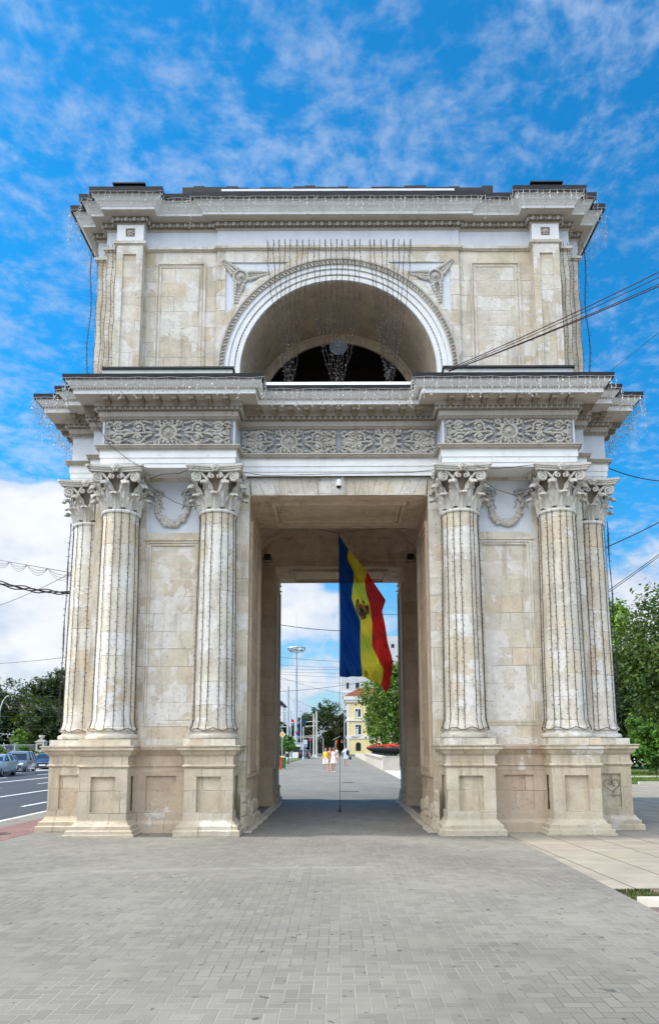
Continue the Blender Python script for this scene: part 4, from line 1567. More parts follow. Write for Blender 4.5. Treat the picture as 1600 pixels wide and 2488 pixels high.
for i in range(28):                                # lifted sheet-metal edge along the middle
    x = -3.5 + i * 0.25
    dz = 0.02 * math.sin(i * 1.9) + 0.02 * math.sin(i * 0.7)
    b.box(x, x + 0.246, -5.0, -4.4, 13.99, 14.19 + dz)
part(b, "roof_edge", "black_sheet")
b = MB(); b.box(-2.62, 2.62, -5.02, -5.004, 14.075, 14.125)
part(b, "pale_drip_edge", "white_paint")
for sx in (-1, 1):
    b = MB(); b.box(sx * 4.75 - 0.32, sx * 4.75 + 0.32, -4.85, -4.2, 13.98, 14.38)
    b.box(sx * 4.75 - 0.37, sx * 4.75 + 0.37, -4.90, -4.15, 14.38, 14.41)
    part(b, "roof_block", "black_sheet")
# centre bay: wall with a semicircular opening
RA, ZA, YA = 2.20, 9.98, -4.55


def arc_pts(r, n=40, a0=0.0, a1=PI): return [(r * math.cos(a0 + (a1 - a0) * i / n), ZA + r * math.sin(a0 + (a1 - a0) * i / n)) for i in range(n + 1)]


def flat_plate(name, mat, outline, holes, y0, y1, parent=None):
    cu = bpy.data.curves.new(name, 'CURVE'); cu.dimensions = '2D'; cu.fill_mode = 'BOTH'
    cu.extrude = abs(y1 - y0) / 2
    for poly in [outline] + holes:
        sp = cu.splines.new('POLY'); sp.points.add(len(poly) - 1)
        for p, q in zip(sp.points, poly): p.co = (q[0], q[1], 0, 1)
        sp.use_cyclic_u = True
    tmp = bpy.data.objects.new("tmp", cu); COL.objects.link(tmp)
    dg = bpy.context.evaluated_depsgraph_get()
    me = bpy.data.meshes.new_from_object(tmp.evaluated_get(dg))
    bpy.data.objects.remove(tmp); bpy.data.curves.remove(cu)
    me.transform(Matrix.Translation((0, (y0 + y1) / 2 + 0.6, 0)) @ Matrix.Rotation(PI / 2, 4, 'X'))
    me.materials.clear(); me.materials.append(MATS[mat])
    me.name = name
    o = bpy.data.objects.new(name, me); COL.objects.link(o); o.parent = parent or ARCH
    return o


SPX, SPZ, SPR = 2.56, 12.66, 2.90
a_top = math.asin((SPZ - ZA) / SPR); a_side = math.acos(SPX / SPR)
sp_right = [(SPX, ZA + SPR * math.sin(a_side)), (SPX, SPZ), (SPR * math.cos(a_top), SPZ)] + [(SPR * math.cos(a), ZA + SPR * math.sin(a)) for a in [a_top + (a_side - a_top) * i / 16 for i in range(1, 16)]]
sp_left = [(-x, z) for x, z in sp_right]
outl = [(-2.76, 9.1), (-RA, 9.1)] + [(-x, z) for x, z in arc_pts(RA)] + [(RA, 9.1), (2.76, 9.1), (2.76, 12.94), (-2.76, 12.94)]
flat_plate("arch_bay", "limestone_patched", outl, [sp_right, sp_left], YA, YA + 0.05)
for pts in (sp_right, sp_left):
    flat_plate("spandrel_field", "blue_white_paint", pts, [], YA + 0.035, YA + 0.06)
b = MB()


def arc_sweep(b, prof, n=48):
    """profile of (radius, y) swept round the arch, jambs carried down"""
    angs = [PI * i / n for i in range(n + 1)]
    rows = []
    for r, y in prof:
        row = [(r, y, 9.1)] + [(r * math.cos(a), y, ZA + r * math.sin(a)) for a in angs] + [(-r, y, 9.1)]
        rows.append(row)
    w = len(rows[0]); vs = [p for r_ in rows for p in r_]
    fs = [(j * w + i, j * w + i + 1, (j + 1) * w + i + 1, (j + 1) * w + i) for j in range(len(rows) - 1) for i in range(w - 1)]
    b.add(vs, fs)


arc_sweep(b, [(2.20, -4.50), (2.20, -4.60), (2.30, -4.60), (2.305, -4.575), (2.325, -4.575), (2.33, -4.62), (2.43, -4.62), (2.435, -4.60), (2.45, -4.60), (2.455, -4.65), (2.54, -4.65)])
part(b, "archivolt", "white_paint", smooth=False)
b = MB()
arc_sweep(b, [(2.54, -4.65), (2.55, -4.69), (2.64, -4.67), (2.655, -4.70), (2.69, -4.70), (2.69, -4.54)])
part(b, "archivolt_band", "relief_plaster")
b = MB()
k = 0
n = 96
for i in range(n):
    a = PI * (i + 0.5) / n
    ca, sa = math.cos(a), math.sin(a)
    M = Matrix(((-sa, 0, ca, 2.595 * ca), (0, 1, 0, -4.685), (ca, 0, sa, ZA + 2.595 * sa), (0, 0, 0, 1)))
    b.M = M
    b.tube([(-0.03, 0, -0.04), (0, -0.014, 0.0), (0.03 if i % 2 else -0.01, 0, 0.045)], [0.012, 0.02, 0.008], 5)
    b.M = Matrix(((-sa, 0, ca, 2.315 * ca), (0, 1, 0, -4.588), (ca, 0, sa, ZA + 2.315 * sa), (0, 0, 0, 1)))
    b.ell((0, 0, 0), (0.018, 0.014, 0.012), 6, 4)
b.M = None
part(b, "archivolt_ornament", "brown_moulding")
# barrel vault behind it, inner rib, dark bell chamber
b = MB()
angs = [PI * i / 40 for i in range(41)]


def barrel(b, r, y0, y1, z0=9.1):
    row = [(r, z0)] + [(r * math.cos(a), ZA + r * math.sin(a)) for a in angs] + [(-r, z0)]
    vs = [(x, y0, z) for x, z in row] + [(x, y1, z) for x, z in row]
    w = len(row)
    b.add(vs, [(i, i + 1, w + i + 1, w + i) for i in range(w - 1)])


barrel(b, 2.2, -4.50, -2.35)
barrel(b, 1.98, -2.35, -2.28)
ro = [(2.2, 9.1)] + [(2.2 * math.cos(a), ZA + 2.2 * math.sin(a)) for a in angs] + [(-2.2, 9.1)]
ri = [(1.98, 9.1)] + [(1.98 * math.cos(a), ZA + 1.98 * math.sin(a)) for a in angs] + [(-1.98, 9.1)]
w = len(ro)
b.add([(x, -2.35, z) for x, z in ro] + [(x, -2.35, z) for x, z in ri], [(i, i + 1, w + i + 1, w + i) for i in range(w - 1)])
part(b, "attic_vault", "limestone_vault")
b = MB()
b.tube([(2.17 * math.cos(a), -2.37, ZA + 2.17 * math.sin(a)) for a in angs], 0.035, 6)
part(b, "vault_moulding", "limestone_vault")
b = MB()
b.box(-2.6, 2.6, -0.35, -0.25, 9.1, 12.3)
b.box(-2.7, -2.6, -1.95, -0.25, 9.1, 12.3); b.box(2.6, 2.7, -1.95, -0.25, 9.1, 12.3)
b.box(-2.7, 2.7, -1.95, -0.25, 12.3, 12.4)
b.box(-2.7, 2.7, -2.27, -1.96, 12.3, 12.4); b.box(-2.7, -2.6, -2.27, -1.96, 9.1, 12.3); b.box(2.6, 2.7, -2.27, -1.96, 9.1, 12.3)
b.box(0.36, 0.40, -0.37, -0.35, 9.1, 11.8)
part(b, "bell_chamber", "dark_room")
# attic panels and pilaster fields
for sx in (-1, 1):
    b = MB(); c = sx * 3.585
    x0, x1, z0, z1 = c - 0.57, c + 0.57, 9.5, 12.68
    for k, d in enumerate((0.03, 0.015)):
        t = 0.05; o = k * 0.075
        a0, a1, q0, q1 = x0 + o, x1 - o, z0 + o, z1 - o
        b.box(a0, a0 + t, -4.5 - d, -4.49, q0, q1); b.box(a1 - t, a1, -4.5 - d, -4.49, q0, q1)
        b.box(a0 + t, a1 - t, -4.5 - d, -4.49, q1 - t, q1); b.box(a0 + t, a1 - t, -4.5 - d, -4.49, q0, q0 + t)
    part(b, "attic_panel_frame", "limestone")
    b = MB(); b.box(c - 0.42, c + 0.42, -4.508, -4.49, 9.65, 12.53)
    part(b, "attic_panel", "limestone_patched")
    b = MB(); c = sx * 4.705                       # raised strips leave a sunk field on the pilaster
    for (q0, q1, r0, r1) in ((c - 0.295, c - 0.15, 9.1, 12.94), (c + 0.15, c + 0.295, 9.1, 12.94), (c - 0.15, c + 0.15, 12.73, 12.94), (c - 0.15, c + 0.15, 9.1, 9.55)):
        b.box(q0, q1, -4.755, -4.715, r0, r1)
    part(b, "attic_pilaster", "limestone_patched")
    b = MB()                                       # little coffer with a flower
    for (q0, q1, r0, r1) in ((c - 0.303, c - 0.105, 13.057, 13.438), (c + 0.105, c + 0.303, 13.057, 13.438), (c - 0.105, c + 0.105, 13.36, 13.438), (c - 0.105, c + 0.105, 13.057, 13.15)):
        b.box(q0, q1, -4.765, -4.725, r0, r1)
    o = part(b, "pilaster_cap", "white_paint")
    b = MB(); b.box(c - 0.105, c + 0.105, -4.733, -4.729, 13.15, 13.36)
    part(b, "coffer_field", "brown_moulding")
    b = MB(); rosette(b, c, 13.255, -4.735, 0.085, 6, False)
    part(b, "coffer_rosette", "relief_plaster", smooth=True)
    # spandrel ornament: wheel rosette and three leaf sprays
    b = MB(); cx_, cz_ = sx * 2.22, 12.30; yy = YA + 0.03
    rosette(b, cx_, cz_, yy, 0.16)
    for ang, L in ((R(135), 0.42), (R(8), 0.50), (R(262), 0.52)):
        if sx > 0: ang = PI - ang
        ca, sa = math.cos(ang), math.sin(ang)
        for k in range(7):
            t = 0.2 + L * k / 7
            w = 0.125 * (1 - k / 8)
            for s in (-1, 1):
                b.ell((cx_ + ca * t - sa * s * w * .7, yy - 0.02, cz_ + sa * t + ca * s * w * .7), (0.052 - .003 * k, 0.045, 0.052 - .003 * k), 7, 5)
        b.tube([(cx_ + ca * .18, yy - .02, cz_ + sa * .18), (cx_ + ca * (.2 + L * 1.15), yy - .01, cz_ + sa * (.2 + L * 1.15))], [0.03, 0.01], 5)
    part(b, "spandrel_rosette", "relief_plaster", smooth=True)


# ================================================================== LIGHT STRINGS
def twig(b, p, d, l=0.045, r=0.004):
    q = (p[0] + d[0] * l, p[1] + d[1] * l, p[2] + d[2] * l)
    b.tube([p, q], [r, r * 1.5], 3)


def column_strings(cx, cy, front, label):
    """vertical strands all round a column shaft, origin at the shaft foot"""
    b = MB(); rg = random.Random(int(cx * 100 + cy * 10))
    n = 15
    for k in range(n):
        a = 2 * PI * (k + rg.uniform(-.25, .25)) / n
        pts = []
        for i in range(25):
            t = i / 24
            z = 2.02 + (6.50 - 2.02) * t
            r = 0.405 - 0.045 * max(0, (z - 2.09) / 4.38) ** 1.6 + 0.014
            if z < 2.1: r = 0.475
            if i == 24: r = 0.40
            aa = a + 0.012 * math.sin(t * 9 + k) + 0.03 * (1 - t) * math.sin(k * 2.1)
            pts.append((r * math.cos(aa), r * math.sin(aa), z))
        b.tube(pts, 0.0058, 4)
        for i in range(1, 24):
            for s in (0.0, 0.5):
                p = Vector(pts[i]).lerp(Vector(pts[i + 1]), s)
                sgn = rg.choice((-1, 1))
                ca, sa = math.cos(a), math.sin(a)
                twig(b, p, (-sa * sgn * 0.9 + ca * .35, ca * sgn * 0.9 + sa * .35, rg.uniform(-.3, .3)), rg.uniform(.03, .05))
    for k in range(30):                              # looped tail round the base
        a = 2 * PI * k / 30
        a2 = 2 * PI * (k + 1) / 30
        b.tube([(0.478 * math.cos(a), 0.478 * math.sin(a), 2.02 + 0.035 * math.sin(k * 1.7)), (0.478 * math.cos(a2), 0.478 * math.sin(a2), 2.02 + 0.035 * math.sin((k + 1) * 1.7))], 0.006, 4)
    o = b.build("string_lights", "brown_wire", loc=(cx, cy, 0))
    return tag(o, label, "string lights", "dark light strings wound on the columns")


column_strings(-4.55, -5.12, 0, "dark light strings hung down the outer front column left of the opening")
column_strings(-2.52, -5.12, 0, "dark light strings hung down the column at the left edge of the opening")
column_strings(2.52, -5.12, 0, "dark light strings hung down the column at the right edge of the opening")
column_strings(4.55, -5.12, 0, "dark light strings hung down the outer front column right of the opening")
column_strings(-5.45, -4.25, 0, "dark light strings on the side column facing the road")
column_strings(5.45, -4.25, 0, "dark light strings on the side column facing the slab paving")

# loose strand hanging free beside each side column
for sx, lab in ((-1, "free hanging dark light strand beside the side column over the road"), (1, "free hanging dark light strand beside the side column over the slab paving")):
    b = MB(); rg = random.Random(5)
    for q in (0, 1, 2):
        pts = [(sx * (5.86 + 0.022 * q + 0.06 * t) + 0.012 * math.sin(t * 20 + q), -4.42 + 0.07 * q, 6.55 - 4.4 * t) for t in [i / 30 for i in range(31)]]
        b.tube(pts, 0.006, 4)
        for p in pts[1:-1]: twig(b, p, (rg.uniform(-1, 1), -.3, rg.uniform(-.4, .4)), .045)
    tag(b.build("hanging_strand", "brown_wire"), lab, "string lights", "free hanging light strands")

# strands on the attic corners and in front of the attic arch
for sx, lab in ((-1, "dark light strands down the attic corner on the road side"), (1, "dark light strands down the attic corner where the overhead cables pass")):
    b = MB(); rg = random.Random(9)
    for (x, yy) in ((5.04, -4.66), (5.16, -4.53), (5.27, -4.53), (5.38, -4.18), (5.48, -4.18), (5.60, -4.18), (5.66, -3.9)):
        pts = [(sx * (x + 0.015 * math.sin(i * .8 + x * 9)), yy - 0.02, 13.12 - 3.9 * i / 26) for i in range(27)]
        b.tube(pts, 0.006, 4)
        for p in pts[1:]:
            twig(b, p, (rg.choice((-1, 1)), -.3, rg.uniform(-.4, .4)), .045)
    tag(b.build("string_lights", "brown_wire"), lab, "string lights", "light strands on the attic corners")
    b = MB()
    for q in range(2):
        pts = [(sx * (5.74 + 0.05 * q + 0.03 * math.sin(i * .5)), -4.2 + .1 * q, 13.3 - 4.1 * i / 26) for i in range(27)]
        b.tube(pts, 0.006, 4)
        for p in pts[1:]: twig(b, p, (rg.choice((-1, 1)), -.3, rg.uniform(-.4, .4)), .045)
    tag(b.build("hanging_strand", "brown_wire"), lab.replace("dark light strands down", "thin light strand hanging clear of"), "string lights", "free hanging light strands")

fan_specs = [([-1.60, -1.46, -1.33, -1.20, -1.08, -0.92, -0.80, -0.66], -1.06, "fan of light strands tied in a bunch left of the attic glass disc"),
             ([-0.54, -0.42, -0.28, -0.16, -0.03, 0.10, 0.24, 0.38, 0.50], -0.02, "fan of light strands gathered below the glass disc in the attic arch"),
             ([0.72, 0.82, 0.98, 1.10, 1.25, 1.38, 1.50, 1.64], 1.12, "fan of light strands tied in a bunch right of the attic glass disc")]
for fi, (tops, xb, lab) in enumerate(fan_specs):
    b = MB(); w = MB(); rg = random.Random(fi)
    for k, x in enumerate(tops):
        z1 = 9.35 + rg.uniform(0, .12); n = 34
        pts = []
        sp = 0.55 if fi == 1 else 0.0
        for i in range(n + 1):
            t = i / n
            xx = x + (xb + (x - xb) * 0.10 - x) * (t ** 1.5 if fi != 1 else t ** 2.6)
            pts.append((xx + 0.012 * math.sin(i * .9 + k * 2), -4.80 + 0.02 * math.sin(k * 1.3), 13.03 + (z1 - 13.03) * t))
        b.tube([(x, -4.63, 13.0), (x, -4.66, 13.07), (x, -4.78, 13.05)] + pts, 0.006, 4)
        for i, p in enumerate(pts[1:]):
            tgt = w if i > n * 0.45 else b
            for q in range(1):
                twig(tgt, p, (rg.choice((-1, 1)) * .9, rg.uniform(-.5, .2), rg.uniform(-.5, .5)), rg.uniform(.025, .045), .003)
    pts = [(xb, -4.80, 9.40), (xb + .02, -4.86, 9.28), (xb + .18, -5.0, 9.27), (xb + .3, -5.2, 9.26)]
    w.tube(pts, 0.008, 4)
    for k in range(22):
        t = rg.random()
        twig(w, (xb + rg.uniform(-.07, .07), -4.82 + rg.uniform(-.05, .05), 9.36 + .6 * t), (rg.uniform(-1, 1), rg.uniform(-.8, .2), rg.uniform(-1, .3)), .06)
    o = b.build("light_curtain", "brown_wire")
    tag(o, lab, "string lights", "light curtains in the attic arch")
    w.build("bulb_tips", "dull_wire", o)


# icicle lights along the cornices
def icicles(pl, p, zed, mats, label, sel, spread=1.0, seed=1, lmin=.1, lmax=.42, step=.14):
    b = MB(); rg = random.Random(seed)
    for a, c, l, nrm in edges_along(pl, p):
        if not sel(a, c, nrm): continue
        n = max(2, int(l / 0.30))
        pts = []
        for i in range(n + 1):
            t = i / n
            pts.append((a[0] + (c[0] - a[0]) * t, a[1] + (c[1] - a[1]) * t, zed - 0.005 + (0.012 if i % 2 else -0.02) * rg.uniform(.3, 1)))
        b.tube(pts, 0.0045, 4)
        m = max(2, int(l / step))
        for i in range(m):
            t = (i + rg.uniform(.2, .8)) / m
            x = a[0] + (c[0] - a[0]) * t; yy = a[1] + (c[1] - a[1]) * t
            L = rg.uniform(lmin, lmax) * spread
            q = [(x, yy, zed - .01)]
            z = zed
            while z > zed - L:
                z -= 0.07
                q.append((x + rg.uniform(-.015, .015), yy + rg.uniform(-.012, .012), z))
            b.tube(q, 0.0052 if spread < 1.2 else 0.0042, 3)
            for pp in q[1:]:
                if rg.random() < .75:
                    twig(b, pp, (rg.uniform(-1, 1), rg.uniform(-.6, .3), -.8), .05, .009 if spread < 1.2 else .005)
    o = b.build("icicle_lights", mats)
    return tag(o, label, "icicle lights", "icicle light chains along the cornices")


F = lambda a, c, n: n[1] < -0.5 and abs(a[0]) < 5.1 or (abs(n[0]) > .5 and a[1] < -4.9)
icicles(EP, 0.668, 9.03, "white_wire", "white icicle lights along the front edge of the main cornice", lambda a, c, n: n[1] < -.5 or (abs(n[0]) > .5 and min(a[1], c[1]) < -5.2), 1.0, 2)
icicles(EP, 0.67, 9.04, "white_wire", "white icicle lights hanging from the main cornice on the road side", lambda a, c, n: n[0] < -.5 and max(a[1], c[1]) > -5.0, 1.5, 3, .12, .5, .15)
icicles(EP, 0.67, 9.04, "white_wire", "white icicle lights hanging from the main cornice on the slab paving side", lambda a, c, n: n[0] > .5 and max(a[1], c[1]) > -5.0, 1.5, 4, .12, .5, .15)
icicles(AP, 0.54, 13.90, "white_wire", "white icicle lights along the front edge of the attic cornice", lambda a, c, n: n[1] < -.5, 1.0, 5)
icicles(AP, 0.54, 13.93, "white_wire", "white icicle lights hanging from the attic cornice on the road side", lambda a, c, n: n[0] < -.5, 1.7, 6, .12, .5, .15)
icicles(AP, 0.54, 13.93, "white_wire", "white icicle lights hanging from the attic cornice on the slab paving side", lambda a, c, n: n[0] > .5, 1.7, 7, .12, .5, .15)

# ---- disc lamp, bell, security camera
t = empty("disc_lamp", (0, -2.75, 11.62), 0, "round bluish glass disc lamp hanging under the inner arch of the attic", "lamp")
b = MB()
M0 = Matrix.Rotation(PI / 2, 4, 'X')
b.M = M0; b.lathe([(0.0, -0.02), (0.19, -0.02), (0.205, 0.0), (0.19, 0.02), (0.0, 0.02)], 32, cap=False)
b.build("disc", "disc_glass", t, True)
b = MB(); b.tube([(0.21 * math.cos(2 * PI * i / 32), 0, 0.21 * math.sin(2 * PI * i / 32)) for i in range(33)], 0.012, 6, False)
b.tube([(-.06, -.03, 0), (.06, -.03, 0)], .03, 8); b.tube([(0, 0, .21), (0, 0.3, 0.25)], 0.01, 5)
b.build("rim", "steel_grey", t)

t = empty("bell", (-1.0, -1.25, 9.2), 0, "big dark bronze bell hanging in the shade of the attic arch", "bell")
b = MB(); b.lathe([(0.50, 0.05), (0.52, 0.10), (0.44, 0.25), (0.34, 0.5), (0.30, 0.85), (0.27, 1.0), (0.15, 1.12), (0.0, 1.14)], 28, (0, 0, 0.15))
b.build("body", "bronze", t, True)
b = MB(); b.tube([(-.75, 0, 1.62), (.75, 0, 1.62)], 0.09, 8)
for s in (-1, 1): b.tube([(s * .14, 0, 1.2), (s * .17, 0, 1.6)], 0.045, 6)
b.build("headstock", "bronze", t)
b = MB(); b.tube([(0, 0, 0.9), (0, 0, 0.2)], 0.03, 6); b.ell((0, 0, .16), (.09, .09, .1))
b.build("clapper", "bronze", t)

t = empty("security_camera", (0.0, -4.98, 7.16), 0, "white dome security camera on the lintel above the opening", "camera")
b = MB(); b.box(-.03, .03, 0.0, 0.11, 0.02, 0.10); b.lathe([(.055, 0.0), (.058, .08), (.05, .13), (.03, .15)], 16, (0, -.05, -.02))
b.build("housing", "sign_white", t)
b = MB(); b.lathe([(0.0, -.055), (.03, -.048), (.05, -.025), (.054, 0.0)], 16, (0, -.05, -.02), False)
b.build("dome", "window_dark", t, True)
b = MB(); b.tube([(0.06, .03, .05), (0.09, .03, .3), (0.08, -.02, .55), (0.075, -.05, 0.70)], 0.011, 6)
b.build("conduit", "white_wire", t)

# ---- flag
FL_Y = -0.5
K8 = 0.18365 * 0.9625
fp = lambda x, y: on(780 * 0.9625 + x * K8, 1280 * 0.9625 + y * K8, FL_Y)
edge_px = [
    [(232, 105), (238, 400), (243, 800), (246, 1200), (246, 1600), (242, 1980)],
    [(365, 300), (347, 430), (434, 620), (402, 940), (440, 1080), (512, 1260), (515, 1600), (537, 1990)],
    [(607, 612), (577, 740), (600, 880), (640, 1000), (668, 1250), (672, 1430), (668, 1575), (740, 1740), (820, 1905), (787, 2092)],
    [(848, 980), (842, 1010), (812, 1110), (845, 1270), (872, 1430), (900, 1560), (936, 1700), (945, 1790), (940, 1900), (905, 2050), (900, 2130), (850, 2196)]]


def resample(pl, t):
    pts = [fp(*p) for p in pl]
    L = [0]
    for a, c in zip(pts, pts[1:]): L.append(L[-1] + (c - a).length)
    q = t * L[-1]
    for i in range(len(pts) - 1):
        if q <= L[i + 1] + 1e-9:
            f = (q - L[i]) / (L[i + 1] - L[i])
            p0 = pts[max(i - 1, 0)]; p1 = pts[i]; p2 = pts[i + 1]; p3 = pts[min(i + 2, len(pts) - 1)]
            m1 = (p2 - p0) * .3; m2 = (p3 - p1) * .3
            l_ = (p2 - p1).length
            if m1.length > l_ * .6: m1 *= l_ * .6 / m1.length
            if m2.length > l_ * .6: m2 *= l_ * .6 / m2.length
            f2, f3 = f * f, f * f * f
            return p1 * (2 * f3 - 3 * f2 + 1) + m1 * (f3 - 2 * f2 + f) + p2 * (-2 * f3 + 3 * f2) + m2 * (f3 - f2)
    return pts[-1]


def flag_depth(x, z):
    """folds: long diagonal creases running down from the hoist"""
    q = x * 0.90 + (z - 3.5) * 0.42
    e = min(1.0, max(0.0, x) / 0.25)
    d = 0.12 * math.sin(q * 9.0 + 0.6 * math.sin(z * 2.2)) + 0.075 * math.sin(q * 21.0 + z * 1.3) + 0.03 * math.sin(q * 43 - z * 2.0)
    d += 0.10 * math.sin(x * 4.2 + z * 0.5)
    return FL_Y + d * e


t = empty("flag", (0, FL_Y, 0), 0, "blue yellow and red flag with an eagle crest hanging in the passage of the arch", "flag")
b = MB()
NV, NU = 90, 16
for s in range(3):
    b.cur = s
    rows = []
    vs = []
    for j in range(NV + 1):
        v = j / NV
        p, q = resample(edge_px[s], v), resample(edge_px[s + 1], v)
        for i in range(NU + 1):
            w = p.lerp(q, i / NU)
            vs.append((w.x, flag_depth(w.x, w.z) - FL_Y, w.z))
    w_ = NU + 1
    b.add(vs, [(j * w_ + i, j * w_ + i + 1, (j + 1) * w_ + i + 1, (j + 1) * w_ + i) for j in range(NV) for i in range(NU)])
b.build("cloth", ["flag_blue", "flag_yellow", "flag_red"], t, True)
b = MB()
b.tube([(0, 0, 7.55), (-0.004, 0, 5.5), (0.004, 0, 3.4), (0.0, 0, 0.12)], 0.006, 6)
b.build("rope", "black_wire", t)
b = MB(); b.lathe([(.05, 0), (.045, .02), (.015, .06), (.012, .14)], 12, (0, 0, .015))
b.build("ground_anchor", "black_wire", t)
# eagle crest, drawn in crop pixels of the photo and laid on the cloth
EY = {}


def crest(name, mat, polys, lift):
    b = MB()
    for poly in polys:
        # fan of small pieces following the folds
        pts = [fp(780 and (860 + x / 29.95 - 780) / 0.18365, (1440 + y / 29.94 - 1280) / 0.18365) for x, y in poly]
        vs = [(p.x, flag_depth(p.x, p.z) - FL_Y - lift, p.z) for p in pts]
        b.add(vs, [tuple(range(len(vs)))])
    return b.build(name, mat, t)


def circ(cx, cy, r, n=18): return [(cx + r * math.cos(2 * PI * i / n), cy + r * math.sin(2 * PI * i / n)) for i in range(n)]


def strip(x0, y0, x1, y1, w):
    d = Vector((x1 - x0, y1 - y0)); d.normalize(); n = Vector((-d.y, d.x)) * w / 2
    return [(x0 + n.x, y0 + n.y), (x1 + n.x, y1 + n.y), (x1 - n.x, y1 - n.y), (x0 - n.x, y0 - n.y)]


simple("crest_brown", (0.16, 0.075, 0.035), 0.8); simple("crest_gold", (0.55, 0.42, 0.16), 0.8); simple("crest_red", (0.40, 0.03, 0.02), 0.8)
simple("crest_navy", (0.012, 0.022, 0.03), 0.8); simple("crest_pink", (0.75, 0.33, 0.22), 0.8); simple("crest_pale", (0.55, 0.62, 0.55), 0.8)
crest("eagle", "crest_brown", [
    [(560, 900), (560, 760), (590, 600), (640, 560), (720, 580), (760, 660), (740, 800), (720, 930)],
    [(520, 600), (600, 540), (640, 580), (590, 640)], [(500, 470), (540, 420), (570, 470), (540, 560)],
    [(120, 860), (150, 640), (220, 560), (290, 590), (330, 640), (320, 900), (310, 1380), (280, 1620), (180, 1460), (110, 1160)],
    [(840, 1060), (940, 980), (950, 830), (1010, 790), (1060, 840), (1080, 1060), (1090, 1420), (1010, 1700), (920, 1760), (840, 1560)],
    [(310, 840), (960, 960), (960, 1010), (310, 890)],
    [(330, 1460), (880, 1560), (900, 1640), (830, 1930), (560, 2070), (480, 2040), (380, 1800), (270, 1640)]], 0.006)
crest("plumage", "crest_gold", [strip(170, 760, 160, 1320, 26), strip(232, 800, 215, 1400, 26), strip(290, 880, 280, 1440, 26),
      strip(1040, 1040, 1030, 1560, 24), strip(985, 1060, 975, 1640, 24), strip(925, 1080, 900, 1660, 24),
      strip(470, 1600, 330, 1740, 60), strip(510, 1640, 420, 1840, 50), strip(570, 1680, 545, 1960, 66), strip(640, 1660, 690, 1960, 40), strip(690, 1650, 800, 1900, 44), strip(800, 1640, 880, 1780, 44),
      circ(230, 650, 48), circ(1005, 870, 34), [(600, 640), (690, 620), (715, 700), (690, 840), (600, 820)]], 0.010)
crest("shield_top", "crest_red", [[(345, 915), (870, 1000), (850, 1290), (340, 1215)]], 0.010)
crest("shield_base", "crest_navy", [[(340, 1218), (850, 1292), (820, 1560), (720, 1610), (590, 1610), (340, 1460)]], 0.010)
ang = [R(-15 + 210 * i / 14) for i in range(15)]
crest("horns", "crest_pink", [strip(590 + 165 * math.cos(ang[i]), 1075 + 160 * math.sin(ang[i]), 590 + 165 * math.cos(ang[i + 1]), 1075 + 160 * math.sin(ang[i + 1]), 48) for i in range(14)] + [circ(598, 1070, 62)], 0.014)
crest("bull_head", "crest_pale", [[(520, 1280), (660, 1300), (610, 1420), (600, 1580), (560, 1580), (545, 1420)], circ(420, 1400, 62, 8), circ(700, 1490, 46, 8), circ(400, 1220, 34, 8), circ(760, 1330, 34, 8)], 0.014)


# ================================================================== CABLES
def cable(name, pts, r, mat, label, group=None, cat="cable"):
    b = MB(); b.tube(pts, r, 5)
    return tag(b.build(name, mat), label, cat, group)


def line(p0, p1, y0, y1, s=0.0, n=16):
    a, b_ = on(p0[0], p0[1], y0), on(p1[0], p1[1], y1)
    pts = sag(a, b_, s, n)
    if p1[0] > 1560:                                  # runs on to its far anchor outside the picture
        d = (pts[-1] - pts[-2]) / (pts[-1] - pts[-2]).length
        pts += [pts[-1] + d * k for k in (4, 9, 15)]
    if p0[0] < 0:
        d = (pts[0] - pts[1]) / (pts[0] - pts[1]).length
        pts = [pts[0] + d * k for k in (25, 15, 6)] + pts
    return pts


cable("overhead_cable", line((1045, 866), (1620, 600), -5.3, -7.2, .06), 0.010, "red_wire", "topmost dark cable running from the roof edge up to the right", "cables from the roof edge")
cable("overhead_cable", line((1050, 868), (1620, 614), -5.3, -7.0, .05), 0.008, "black_wire", "second thinner cable from the roof edge under the topmost one", "cables from the roof edge")
cable("overhead_cable", line((1060, 866), (1620, 632), -5.3, -6.8, .05), 0.009, "black_wire", "third cable from the roof edge just above the lowest one", "cables from the roof edge")
cable("overhead_cable", line((1050, 870), (1620, 638), -5.3, -6.7, .05), 0.012, "red_wire", "lowest and thickest of the cables from the roof edge", "cables from the roof edge")
cable("side_cable", line((1362, 1068), (1620, 1124), -4.75, -2, .25), 0.012, "black_wire", "black sagging cable leaving the arch at capital height on the slab paving side")
cable("side_cable", line((1415, 1283), (1620, 1180), -4.2, -3, .04), 0.012, "red_wire", "dark cable rising to the right from the middle of the side column")
for dy, lab in ((0, "upper of the twin dark cables rising to the right above the tree"), (5, "lower of the twin dark cables rising to the right above the tree")):
    cable("side_cable", line((1424, 1381 + dy), (1640, 1222 + dy), -4.2, -3, .03), 0.008, "black_wire", lab)
cable("thin_cable", line((1430, 868), (1600, 730), -3, 0, .03), 0.006, "black_wire", "thin wire rising steeply to the right over the main cornice")
b = MB()
for k in range(4):
    pts = line((-30, 1350 + k * 2), (169, 1383 + k), -4.4, -4.1, .05 + .03 * (k % 2), 18)
    b.tube([p + Vector((0, 0, 0.02 * math.sin(i * 1.3 + k * 2))) for i, p in enumerate(pts)], 0.014, 5)
tag(b.build("cable_bundle", "black_wire"), "thick twisted black cable bundle reaching the arch from the road side", "cable")
b = MB(); rg = random.Random(3)
A, B_ = on(-40, 1300, 6), on(172, 1338, -3)
sup = [A.lerp(B_, i / 5) for i in range(6)]
b.tube(sup, 0.008, 4)
for i in range(5):
    for k in range(3): b.tube(sag(sup[i], sup[i + 1], .10 + .07 * k, 10), 0.006, 4)
